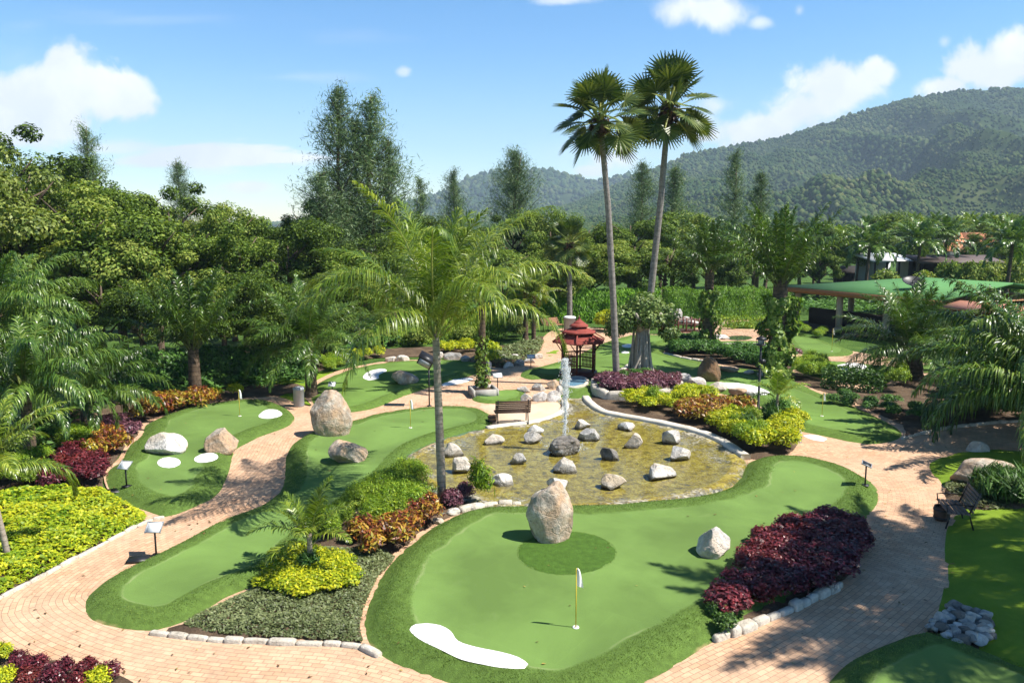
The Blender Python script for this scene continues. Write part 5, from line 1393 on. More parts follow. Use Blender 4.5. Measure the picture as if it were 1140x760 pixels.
pr = 'rocks standing in the pond'
for px, py, w, h, m, top, lab in (
        (505, 509, 23, 18, R_white, 0.4, 'white pointed rock in the pond just right of the coconut trunk'),
        (514, 527, 22, 18, R_white, 0.7, 'white slanted rock in the pond near the coconut trunk'),
        (550.5, 495, 22, 12, R_white, 0.8, 'low white rock in the pond below the bench'),
        (596, 484, 19, 12, R_white, 0.8, 'flat white rock at the kerb behind a grey pond rock'),
        (594, 494, 20, 15, R_grey, 0.7, 'grey rock in the pond in front of the flat white rock'),
        (577.5, 517, 19, 15, R_grey, 0.8, 'cube-like grey white rock in the pond left of the fountain'),
        (559, 541, 23, 15, R_white, 0.9, 'blocky white rock at the near left of the pond'),
        (630, 527, 27, 18, R_grey, 0.7, 'long grey rock in front of the fountain rock'),
        (621, 547, 22, 17, R_white, 0.8, 'pale rock right behind the tall front boulder'),
        (649, 478, 17, 12, R_white, 0.8, 'white rock far in the pond behind the jet'),
        (656, 491, 25, 15, R_grey, 0.7, 'grey tan rock right of the jet'),
        (698, 480, 19, 11, R_white, 0.8, 'small white rock near the far right pond kerb'),
        (705, 499, 21, 19, R_white, 0.45, 'white pyramid-like rock in the right of the pond'),
        (679, 513, 20, 16, R_dark, 0.85, 'dark square rock right of the fountain rock'),
        (684, 545, 28, 18, R_tan, 0.85, 'smooth cream rock at the near right of the pond'),
        (749, 495, 22, 18, R_grey, 0.7, 'grey rock beside the right pond kerb'),
        (758, 513, 25, 18, R_white, 0.9, 'rounded grey white rock at the right of the pond'),
        (738, 534, 33, 18, R_white, 0.4, 'wide pointed white rock at the right of the pond')):
    rock(px, py, w, h, {R_white: W_white, R_tan: W_tan, R_grey: W_grey, R_dark: W_dark}[m], lab, pr, 0.8, z=0.02, top=top, name='pond_rock', rough=0.035, cuts=15, cd=(0.4, 0.8))
rock(629, 508, 34, 24, W_dark, 'dark rough fountain rock in the middle of the pond', None, 0.9, z=0.02, top=0.9, rough=0.14, name='fountain_rock')

gr = 'rocks bordering the greens'
for px, py, w, h, m, lab in (
        (434, 403, 12, 7, R_white, 'left pale rock of the row behind the bunker green'), (447, 403, 16, 9, R_white, 'wider pale rock of the row behind the bunker green'),
        (504, 401, 22, 10, R_grey, 'long grey rock of the row behind the bunker green'), (519, 403, 13, 8, R_grey, 'small grey rock of the row behind the bunker green'), (530, 404, 13, 9, R_dark, 'dark grey rock next to the stone planter palm'),
        (542, 414, 12, 13, R_grey, 'upright grey rock right of the planter palm'), (488, 400, 12, 9, R_white, 'pale rock right behind the coconut trunk'),
        (586, 447, 13, 10, R_white, 'leftmost rock of the front row above the terrace'), (601, 447, 16, 12, R_white, 'second rock of the front row above the terrace'), (616, 447, 16, 14, R_white, 'biggest rock of the front row above the terrace'), (623, 441, 9, 13, R_white, 'narrow rock at the water gap by the jet'),
        (583, 437, 15, 8, R_grey, 'left grey rock of the back row above the terrace'), (600, 435, 16, 9, R_grey, 'middle grey rock of the back row above the terrace'), (616, 433, 16, 12, R_tan, 'tan rock of the back row left of the blue basin'),
        (736, 424, 17, 9, R_tan, 'tan rock behind the purple planter'), (750, 428, 15, 9, R_grey, 'grey rock behind the purple planter'), (764, 428, 17, 13, R_grey, 'grey rock left of the upright boulder'),
        (777, 432, 20, 13, R_white, 'white rock in front of the upright boulder'), (799, 437, 27, 13, R_white, 'long white rock along the bunker edge'), (823, 439, 20, 8, R_tan, 'tan rock along the bunker edge'), (836, 441, 10, 6, R_grey, 'small grey rock at the bunker tip'),
        (813, 414, 24, 8, R_tan, 'flat sandstone behind the upright boulder'), (835, 416, 12, 5, R_white, 'small white rock in front of the green shrubs'), (848, 418, 10, 5, R_grey, 'small grey rock behind the lamp post'),
        (888, 494, 12, 20, R_white, 'pale rough rock closing the pond bed at the junction'),
        (566, 410, 12, 8, R_white, 'pale rock at the start of the far path edge'), (578, 407, 12, 8, R_grey, 'grey rock on the far path edge'), (590, 404, 12, 7, R_white, 'white rock on the far path edge'), (599, 399, 10, 6, R_white, 'small white rock by the far path sign'),
        (559, 401, 10, 7, R_grey, 'grey rock behind the far path edge'), (573, 399, 10, 6, R_white, 'white rock behind the far path edge'),
        (504, 574, 16, 9, R_white, 'pale rock at the rim between the front green and the palm'), (488, 584, 13, 8, R_white, 'small pale rock at the rim beside the crotons'), (522, 569, 14, 8, R_white, 'pale rock at the rim beside the bright green bush'),
        (688, 418, 0, 0, None, '')):
    if m: rock(px, py, w, h, m, lab, gr, 0.8, name='edge_rock', sub=4)
# white rockery with a dry waterfall by the bridge
for k, (px, py, w, h, lab) in enumerate(((742, 361, 15, 14, 'left white rock of the rockery by the footbridge'), (752, 359, 16, 17, 'tallest white rock of the rockery by the footbridge'), (762, 361, 15, 10, 'right white rock of the rockery by the footbridge'), (772, 363, 14, 8, 'low white rock of the rockery under the ivy palm'), (734, 364, 12, 9, 'small white rock at the left end of the rockery'),
        (797, 376, 14, 5, 'flat white rock by the little pool beyond the bridge'), (808, 378, 10, 4, 'small white rock by the little pool beyond the bridge'))):
    rock(px, py, w, h, R_white, lab, 'white rocks of the rockery', 0.8, name='rockery_stone', sub=4)
# pile of grey stones on the lawn
prng = np.random.default_rng(77)
pp = scatter(px_poly([(1034, 703), (1048, 686), (1064, 680), (1092, 688), (1106, 705), (1096, 721), (1068, 724), (1048, 714)], step=0.2), 0.155, prng, 0.35)
for i, (x, y) in enumerate(pp):
    s = prng.uniform(0.08, 0.26)
    me = rock_mesh(400 + i, (s * 1.3, s, s * 0.8), (R_grey, R_dark, R_grey, R_white)[i % 4], 13, 0.03, 3, (0.4, 0.8), None, True)
    tag(obj('pile_stone', me, None, (x, y, 0.07 + prng.uniform(0, 0.06)), (0, 0, prng.uniform(0, 6))), 'broken stone in the pile on the shady lawn', 'rock', 'stones in the pile on the lawn')

# ================================================================ furniture
wood = flat_mat('dark_wood', (0.075, 0.042, 0.028), 0.6, 0.4, vary=0.4, scale=12)
wood2 = flat_mat('grey_wood', (0.16, 0.12, 0.10), 0.7, 0.3, vary=0.35, scale=12)
redwood = flat_mat('red_wood', (0.12, 0.030, 0.020), 0.5, 0.4, vary=0.35, scale=10)
redroof = flat_mat('red_shingle', (0.26, 0.055, 0.042), 0.75, 0.25, vary=0.3, scale=5)
black = flat_mat('black_metal', (0.012, 0.012, 0.014), 0.45, 0.5)
white = flat_mat('white_paint', (0.80, 0.80, 0.78), 0.5, 0.4, vary=0.04)
yellow = flat_mat('yellow_pole', (0.62, 0.46, 0.05), 0.4, 0.4, vary=0.08)
grey = flat_mat('grey_metal', (0.30, 0.32, 0.34), 0.45, 0.5, vary=0.15)
stone = flat_mat('planter_stone', (0.36, 0.34, 0.31), 0.9, 0.2, vary=0.3, scale=5, bump=0.4)

# flags
def flag(px, py, top, label, cup=True):
    p = GZ(px, py)
    k = mpp(px, py); h = (py - top) * k * 1.02
    e = empty('golf_flag', p)
    mb = MB(); mb.tube([(0, 0, -0.03), (0, 0, h)], [0.012, 0.010], 8)
    obj('pole', mb.mesh('pole', yellow, True), e)
    # pennant hanging in folds beside the pole
    v, q = [], []
    nx, nz = 8, 9
    fh = min(0.34, h * 0.32)
    for i in range(nz + 1):
        z = h - fh * i / nz
        wdt = 0.19 * (0.15 + 0.75 * (i / nz)**0.8) if i else 0.01
        for j in range(nx + 1):
            u = j / nx
            v.append((0.014 + wdt * u - 0.05 * u * (i / nz), 0.03 * math.sin(u * 7 + i * 0.3) * u, z - 0.05 * u * (i / nz)))
    q = [(i * (nx + 1) + j, i * (nx + 1) + j + 1, (i + 1) * (nx + 1) + j + 1, (i + 1) * (nx + 1) + j) for i in range(nz) for j in range(nx)]
    v2 = [(x, y + 0.004, z) for x, y, z in v]; n = len(v)
    obj('flag', mesh_np('flag', v + v2, [q + [(a + n, d + n, c + n, b + n) for a, b, c, d in q]], white, True), e)
    mb = MB(); mb.lathe([(0.062, 0.0), (0.062, 0.012), (0.046, 0.013), (0.046, 0.004)], 16, cap=False); mb.lathe([(0.04, 0.002), (0.04, 0.005)], 14)
    obj('cup', mb.mesh('cup', white, True), e)
    tag(e, label, 'golf flag', 'flags on the putting greens')
flag(641, 698, 631, 'white flag on a yellow pole in the nearest green, right of the kidney-shaped bunker')
flag(457, 476, 445, 'white flag on the middle green behind the coconut trunk')
flag(267, 463, 434, 'white flag at the far end of the left green')
flag(915, 463, 437, 'white flag on the right green near the hanging fronds')
flag(926, 391, 366, 'white flag on the far green before the clubhouse posts')

# hole signs
def sign(px, py, top, label, board=white, w=0.34, tilt=0.7, rz=0.0, post=black, hgt=0.26):
    p = GZ(px, py); k = mpp(px, py); h = (py - top) * k
    e = empty('hole_sign', p, rz)
    mb = MB(); mb.tube([(0, 0, -0.05), (0, 0, h)], 0.022, 8); mb.box((0, 0, 0.01), (0.2, 0.2, 0.02)); obj('post', mb.mesh('post', post), e)
    M = Matrix.Rotation(tilt, 4, 'X')
    mb = MB(); mb.box((0, -0.01, h + 0.02), (w, hgt, 0.025), M=M); obj('board', mb.mesh('board', board), e)
    mb = MB()
    for s in (-1, 1):
        c = Vector((0, -0.01, h + 0.02)) + M.to_3x3() @ Vector((s * w / 2, 0, 0.004)); mb.box(c, (0.018, hgt + 0.03, 0.034), M=M)
        c = Vector((0, -0.01, h + 0.02)) + M.to_3x3() @ Vector((0, s * hgt / 2, 0.004)); mb.box(c, (w + 0.03, 0.018, 0.033), M=M)
    obj('frame', mb.mesh('frame', grey), e)
    tag(e, label, 'sign', 'hole signs at the tees')
sign(174, 618, 586, 'white sign board on a thin black post at the near bend of the path')
sign(141, 541, 518, 'white sign board beside the dark red shrubs on the left', rz=-0.3)
sign(963, 540, 517, 'dark sign board seen edge-on at the tip of the front green', board=black, tilt=0.35, rz=1.1)
sign(554, 435, 418, 'white sign board right of the stone planter', w=0.42, rz=0.3)
sign(591, 409, 397, 'small white sign board by the far brick path', w=0.4)
sign(370, 437, 428, 'tiny white sign behind the large tan egg-shaped boulder', w=0.3)
mb = MB(); mb.box((0, 0, 0.02), (0.45, 0.32, 0.04))
for px, py, lab in ((154, 624, 'dark rubber tee mat beside the near sign'), (126, 548, 'dark rubber tee mat below the dark red shrubs')):
    p = G(px, py); me = mb.mesh('tee_mat', black); tag(obj('tee_mat', me, None, (p[0], p[1], 0.02), (0, 0, 0.2)), lab, 'mat', 'tee mats')

# benches
def bench(p, rz, label, W=1.35, mat=wood, leg=black, name='park_bench', lean=0.33):
    e = empty(name, p, rz)
    mb = MB()
    for i in range(5): mb.box((0, -0.22 + i * 0.105, 0.43 - 0.012 * abs(i - 2) * 0.2), (W, 0.08, 0.025))
    obj('seat', mb.mesh('seat', mat), e)
    mb = MB()
    M = Matrix.Rotation(-lean, 4, 'X')
    for i in range(6): mb.box((0, 0.27 + math.sin(lean) * (0.06 + i * 0.085), 0.44 + math.cos(lean) * (0.06 + i * 0.085)), (W, 0.022, 0.062), M=M)
    obj('backrest', mb.mesh('backrest', mat), e)
    for s in (-1, 1):
        mb = MB(); x = s * (W / 2 - 0.1)
        mb.tube([(x, -0.26, 0), (x, -0.22, 0.2), (x, -0.24, 0.42), (x, 0.24, 0.42), (x, 0.3, 0.2), (x, 0.36, 0.0)], 0.022, 6)
        mb.tube([(x, 0.24, 0.42), (x, 0.27 + math.sin(lean) * 0.56, 0.44 + math.cos(lean) * 0.56)], 0.02, 6)
        mb.tube([(x, -0.25, 0.42), (x, -0.28, 0.6), (x, -0.1, 0.64), (x, 0.33, 0.62)], 0.018, 6)
        obj('leg_frame', mb.mesh('leg_frame', leg, True), e)
    return tag(e, label, 'bench')
p = G(570, 470, 0.07); bench((p[0], p[1], 0.07), PI + 0.12, 'slatted dark wooden bench on the terrace beside the pond', 1.35)
p = G(1060, 582, 0.06); bench((p[0], p[1], 0.06), -PI / 2 - 0.25, 'slatted wooden bench in the shade at the edge of the lawn', 1.1, wood2)
p = G(616, 368); bench((p[0], p[1], 0), 0.6, 'brown wooden bench far away at the end of the brick path', 1.5, flat_mat('brown_wood', (0.34, 0.17, 0.09), 0.6), lean=0.6)
# small wooden box beside the terrace bench
def barrel(p, r, h, label, mat, name, band=black):
    e = empty(name, p)
    mb = MB(); mb.lathe([(r * 0.82, 0), (r * 0.95, h * 0.3), (r, h * 0.6), (r * 0.96, h), (r * 0.85, h), (r * 0.8, h * 0.7)], 16, cap=False); mb.lathe([(r * 0.8, 0.0), (r * 0.8, h * 0.7)], 14)
    obj('tub', mb.mesh('tub', mat, False), e)
    for z in (0.2, 0.78):
        mb = MB(); rr = r * (0.97 if z > 0.5 else 0.92) + 0.012; mb.lathe([(rr, h * z - 0.02), (rr, h * z + 0.02)], 16, cap=False); mb.lathe([(rr + 0.004, h * z - 0.02), (rr + 0.004, h * z + 0.02)], 16)
        obj('band', mb.mesh('band', band), e)
    return tag(e, label, 'tub')
p = G(548, 469, 0.07); barrel((p[0], p[1], 0.07), 0.17, 0.24, 'small wooden tub beside the terrace bench', flat_mat('tub_wood', (0.22, 0.12, 0.06), 0.6), 'wooden_tub')
p = G(1048, 578, 0.02); barrel((p[0], p[1], 0.02), 0.2, 0.36, 'dark wooden tub beside the shaded lawn bench', wood, 'wooden_tub')

# litter bins
def bin_(px, py, r, h, label, lid=grey):
    p = G(px, py); e = empty('litter_bin', (p[0], p[1], 0))
    mb = MB(); mb.lathe([(r * 0.94, 0), (r * 0.94, 0.03), (r, 0.05), (r, h * 0.86), (r * 1.05, h * 0.87), (r * 1.05, h * 0.9)], 20); obj('body', mb.mesh('body', grey, False), e)
    mb = MB(); mb.lathe([(r * 1.07, h * 0.9 + 0.002), (r * 1.05, h * 0.95), (r * 0.8, h), (r * 0.5, h), (r * 0.45, h * 0.93)], 20, cap=False); mb.lathe([(r * 0.45, h * 0.92), (r * 0.45, h * 0.93)], 16); obj('lid', mb.mesh('lid', lid), e)
    tag(e, label, 'litter bin')
bin_(333, 452, 0.22, 0.82, 'grey cylindrical litter bin at the end of the left green')
bin_(634, 369, 0.42, 1.1, 'pale grey litter bin far behind the pavilion', white)

# planter round the climber-covered palm
p = G(538, 440); e = empty('stone_planter', (p[0], p[1], 0), 0.25)
mb = MB()
for s in (-1, 1): mb.box((s * 0.53, 0, 0.17), (0.1, 1.16, 0.38)); mb.box((0, s * 0.53, 0.172), (0.955, 0.1, 0.376))
obj('wall', mb.mesh('wall', stone), e)
mb = MB(); mb.box((0, 0, 0.13), (0.94, 0.94, 0.24)); obj('soil_fill', mb.mesh('soil_fill', soil), e)
tag(e, 'square grey stone planter round the palm on the brick path', 'planter')

# lamp post and flood light
def lamp_post():
    p = G(844, 455); e = empty('lamp_post', (p[0], p[1], 0), 0.2)
    mb = MB(); mb.lathe([(0.1, 0), (0.1, 0.05), (0.05, 0.08), (0.045, 2.6), (0.03, 2.62)], 12); obj('post', mb.mesh('post', black, False), e)
    mb = MB(); mb.lathe([(0.05, 2.6), (0.2, 2.66), (0.21, 2.7)], 14); mb.lathe([(0.22, 2.9), (0.18, 2.96), (0.05, 3.02)], 14)
    for k in range(4): a = k * PI / 2; mb.bar((0.19 * math.cos(a), 0.19 * math.sin(a), 2.69), (0.2 * math.cos(a), 0.2 * math.sin(a), 2.91), 0.02, 0.02)
    obj('lantern', mb.mesh('lantern', black, False), e)
    mb = MB(); mb.lathe([(0.12, 2.7), (0.14, 2.9)], 12); obj('glass', mb.mesh('glass', grey, False), e)
    mb = MB(); mb.box((0.05, -0.1, 2.0), (0.22, 0.16, 0.16), rz=0.3); mb.bar((0, 0, 2.0), (0.05, -0.08, 2.0), 0.04, 0.04); obj('flood_light', mb.mesh('flood_light', black), e)
    tag(e, 'tall black lamp post behind the yellow shrubs right of the pond', 'lamp post')
lamp_post()
def flood():
    p = G(478, 452); e = empty('flood_light', (p[0], p[1], 0))
    mb = MB(); mb.tube([(0, 0, 0), (0, 0, 1.75)], 0.03, 8); mb.lathe([(0.1, 0), (0.1, 0.03), (0.04, 0.05)], 10); obj('pole', mb.mesh('pole', black), e)
    M = Matrix.Rotation(0.5, 4, 'Y') @ Matrix.Rotation(0.4, 4, 'X')
    mb = MB(); mb.box((-0.12, 0, 1.92), (0.62, 0.4, 0.34), M=M); mb.box(Vector((-0.12, 0, 1.92)) + M.to_3x3() @ Vector((0, 0, 0.2)), (0.7, 0.46, 0.06), M=M); obj('lamp_housing', mb.mesh('lamp_housing', black), e)
    mb = MB(); mb.box(Vector((-0.12, 0, 1.92)) + M.to_3x3() @ Vector((0, -0.21, 0)), (0.5, 0.03, 0.26), M=M); obj('glass', mb.mesh('glass', grey), e)
    tag(e, 'tilted black flood light on a thin pole behind the coconut trunk', 'flood light')
flood()

# red pavilion
def pavilion():
    p = G(645, 421)
    e = empty('pavilion', (p[0], p[1] + 0.6, 0.14), 0.25)
    R = 0.88
    mb = MB(); mb.lathe([(1.05, -0.3), (1.05, 0.1)], 6, phase=0.1); obj('floor_deck', mb.mesh('floor_deck', redwood), e)
    A = [k * PI / 3 + 0.1 for k in range(6)]
    H = 1.62
    for a in A:
        mb = MB(); mb.box((R * math.cos(a), R * math.sin(a), (H + 0.1) / 2), (0.09, 0.09, H - 0.1), rz=a)
        for s in (-1, 1):   # braces spreading out to the eaves
            b = a + s * 0.28
            mb.bar((R * math.cos(a), R * math.sin(a), 1.1), (1.2 * math.cos(b), 1.2 * math.sin(b), 1.66), 0.035, 0.035)
        obj('post', mb.mesh('post', redwood), e)
    for i in range(6):
        if i == 4: continue      # the way in
        a, b = A[i], A[(i + 1) % 6]
        P = np.array([math.cos(a), math.sin(a)]) * R; Q = np.array([math.cos(b), math.sin(b)]) * R
        d = Q - P
        P = P + d * 0.06; Q = Q - d * 0.06
        mb = MB()
        for z in (0.22, 0.72, 1.0): mb.bar((*P, z), (*Q, z), 0.05, 0.06)
        for k in range(1, 9):
            u = P + (Q - P) * k / 9
            mb.lathe([(0.02, 0.255), (0.034, 0.34), (0.018, 0.44), (0.034, 0.56), (0.02, 0.685)], 6, (u[0], u[1], 0))
            mb.lathe([(0.015, 0.755), (0.024, 0.86), (0.015, 0.965)], 6, (u[0], u[1], 0))
        obj('railing', mb.mesh('railing', redwood), e)
    mb = MB()
    for i in range(6):
        a, b = A[i], A[(i + 1) % 6]
        mb.bar((1.0 * math.cos(a), 1.0 * math.sin(a), 1.66), (1.0 * math.cos(b), 1.0 * math.sin(b), 1.66), 0.06, 0.08)
    obj('eave_beam', mb.mesh('eave_beam', redwood), e)
    # three stacked roofs, each with its thickness and flare
    for r0, r1, z0, h in ((1.42, 0.60, 1.66, 0.38), (0.92, 0.34, 2.12, 0.22), (0.52, 0.05, 2.42, 0.34)):
        mb = MB()
        prof = [(r0 * 0.97, z0 - 0.05), (r0, z0 - 0.045), (r0, z0)]
        for t in (0.25, 0.5, 0.75, 1.0): prof.append((r0 + (r1 - r0) * t, z0 + h * t**1.25))
        n = 6
        mb.lathe(prof, n, phase=0.1, cap=True)
        # shingle courses
        for t in np.linspace(0.1, 0.92, 6 if r0 > 1 else 3):
            rr = r0 + (r1 - r0) * t; zz = z0 + h * t**1.25
            mb.lathe([(rr + 0.012, zz - 0.01), (rr + 0.014, zz + 0.002), (rr - 0.03, zz + 0.03)], n, phase=0.1, cap=False)
        obj('roof', mb.mesh('roof', redroof), e)
        if r1 > 0.1:
            mb = MB(); mb.lathe([(r1 * 0.96, z0 + h - 0.1), (r1 * 0.96, z0 + h + 0.12)], 6, phase=0.1); obj('roof_drum', mb.mesh('roof_drum', redwood), e)
    for a in A:
        mb = MB(); mb.bar((1.43 * math.cos(a), 1.43 * math.sin(a), 1.69), (0.7 * math.cos(a), 0.7 * math.sin(a), 2.1), 0.06, 0.05); obj('hip_ridge', mb.mesh('hip_ridge', redroof), e)
    mb = MB(); mb.lathe([(0.03, 2.7), (0.06, 2.76), (0.07, 2.8), (0.03, 2.86), (0.01, 2.95)], 10); obj('finial', mb.mesh('finial', redwood, True), e)
    tag(e, 'red hexagonal garden pavilion with three stacked roofs beside the blue basin', 'pavilion')
pavilion()

# fountain jet
def jet():
    m = NT('foam')
    nz = m.noise(9, m.oco, 5, 0.7)
    p = m.n('BsdfPrincipled'); p.inputs['Base Color'].default_value = (0.92, 0.95, 0.97, 1); p.inputs['Roughness'].default_value = 0.25
    tr = m.n('BsdfTranslucent'); tr.inputs[0].default_value = (0.9, 0.94, 0.97, 1)
    m1 = m.n('MixShader'); m1.inputs[0].default_value = 0.4; m.l(p.outputs[0], m1.inputs[1]); m.l(tr.outputs[0], m1.inputs[2])
    t = m.n('BsdfTransparent')
    mx = m.n('MixShader'); m.l(m.ramp(nz, [(0.38, 0.06), (0.66, 0.6)]), mx.inputs[0]); m.l(t.outputs[0], mx.inputs[1]); m.l(m1.outputs[0], mx.inputs[2])
    foam = m.done(mx.outputs[0])
    p = G(630, 505); Hj = 3.0
    e = empty('fountain_jet', (p[0], p[1] + 0.35, 0.0))
    rng = np.random.default_rng(3)
    mb = MB()
    zs = np.linspace(0.5, Hj, 26)
    for s in range(4):
        pts = [(0.05 * math.sin(s * 1.7 + z * 2.0) * (z / Hj)**2 * 3 + rng.normal(0, 0.008), 0.05 * math.cos(s * 2.1 + z * 1.7) * (z / Hj)**2 * 3, z * (0.93 + 0.03 * s)) for z in zs]
        mb.tube(pts, [0.014 + 0.042 * (z / Hj)**2.2 * (1 if i < 22 else (26 - i) / 5) for i, z in enumerate(zs)], 8)
    obj('water_column', mb.mesh('water_column', foam, True), e)
    # drops falling back round the column
    n = 2600
    u = rng.random(n)**0.6
    z = 0.1 + (Hj + 0.05) * u; r = np.abs(rng.normal(0, 1, n)) * (0.03 + 0.075 * (1 - np.abs(u - 0.82)))
    a = rng.uniform(0, 6.28, n)
    nb = 700; z[:nb] = 0.08 + np.abs(rng.normal(0, 0.09, nb)); r[:nb] = np.abs(rng.normal(0.25, 0.28, nb))
    C = np.column_stack([r * np.cos(a) - 0.02, r * np.sin(a), z])
    s = rng.uniform(0.008, 0.022, n)
    o = np.array([(1, 0, 0), (-1, 0, 0), (0, 1, 0), (0, -1, 0), (0, 0, 1.9), (0, 0, -1.9)])
    v = (C[:, None, :] + o[None] * s[:, None, None]).reshape(-1, 3)
    t = np.array([(0, 2, 4), (2, 1, 4), (1, 3, 4), (3, 0, 4), (2, 0, 5), (1, 2, 5), (3, 1, 5), (0, 3, 5)])
    f = (np.arange(n)[:, None, None] * 6 + t[None]).reshape(-1, 3)
    dr = obj('spray', mesh_np('spray', v, f, foam), e); dr['kind'] = 'stuff'
    tag(e, 'thin white fountain jet rising from the dark rock in the pond', 'fountain')
jet()

# footbridge
def bridge():
    p = G(762, 372)
    e = empty('footbridge', (p[0], p[1], 0), 0.03)
    n, L = 8, 3.4
    arch = lambda x: 0.34 - 0.26 * (x / (L / 2))**2
    mb = MB()
    for i in range(26):
        x = -L / 2 + L * (i + 0.5) / 26; mb.box((x, 0, arch(x)), (L / 26 * 0.9, 0.95, 0.05))
    obj('deck', mb.mesh('deck', wood), e)
    for s in (-1, 1):
        mb = MB()
        xs = np.linspace(-L / 2, L / 2, 13)
        for zz in (0.42, 0.74):
            mb.tube([(x, s * 0.45, arch(x) + zz) for x in xs], 0.03, 6)
        for x in np.linspace(-L / 2, L / 2, 7): mb.box((x, s * 0.45, arch(x) + 0.4), (0.09, 0.09, 0.9))
        obj('railing', mb.mesh('railing', redwood), e)
        mb = MB(); mb.tube([(x, s * 0.42, arch(x) - 0.09) for x in xs], 0.06, 6); obj('side_beam', mb.mesh('side_beam', redwood), e)
    tag(e, 'small arched dark red wooden footbridge in front of the white rockery', 'footbridge')
bridge()
tag(obj('small_pool', sheet_mesh('small_pool', px_poly([(808, 376.5), (816, 374), (830, 374), (838, 376), (830, 378.5), (815, 378.5)], step=0.3), flat_mat('dark_water', (0.03, 0.05, 0.04), 0.1, 0.6), 0.5, lambda V, d: V[:, 0] * 0 + 0.02)), kind='structure')

# ================================================================ buildings
green_roof = NT('green_roof'); _o = green_roof.oco
_w = green_roof.n('TexWave', wave_type='BANDS', bands_direction='X', Scale=1.6, Distortion=0.0); green_roof.l(_o, _w.inputs['Vector'])
_c = green_roof.mix(green_roof.noise(0.6, _o, 5), (0.075, 0.20, 0.065), (0.11, 0.25, 0.085))
green_roof = green_roof.done(green_roof.pbr(_c, 0.8, green_roof.bump(_w.outputs['Fac'], 0.25, 0.02), 0.15))
fascia = flat_mat('fascia_wood', (0.30, 0.14, 0.06), 0.6, 0.3, vary=0.25)
post_m = flat_mat('post_concrete', (0.46, 0.38, 0.29), 0.8, 0.2, vary=0.15)
brown_wall = flat_mat('brown_wall', (0.17, 0.085, 0.035), 0.7, 0.3, vary=0.3, scale=2)
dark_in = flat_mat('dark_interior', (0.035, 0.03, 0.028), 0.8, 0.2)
terra = flat_mat('terracotta', (0.50, 0.22, 0.14), 0.7, 0.3, vary=0.2)

def slab(mb, top, th=0.12):
    top = np.array(top, float); n = len(top)
    bot = top - np.array([0, 0, th])
    quads = [(i, (i + 1) % n, n + (i + 1) % n, n + i) for i in range(n)]
    q2 = [tuple(range(n)), tuple(range(2 * n - 1, n - 1, -1))] if n == 4 else []
    mb.add(np.concatenate([top, bot]), [(a, d, c, b) for a, b, c, d in quads] + q2)

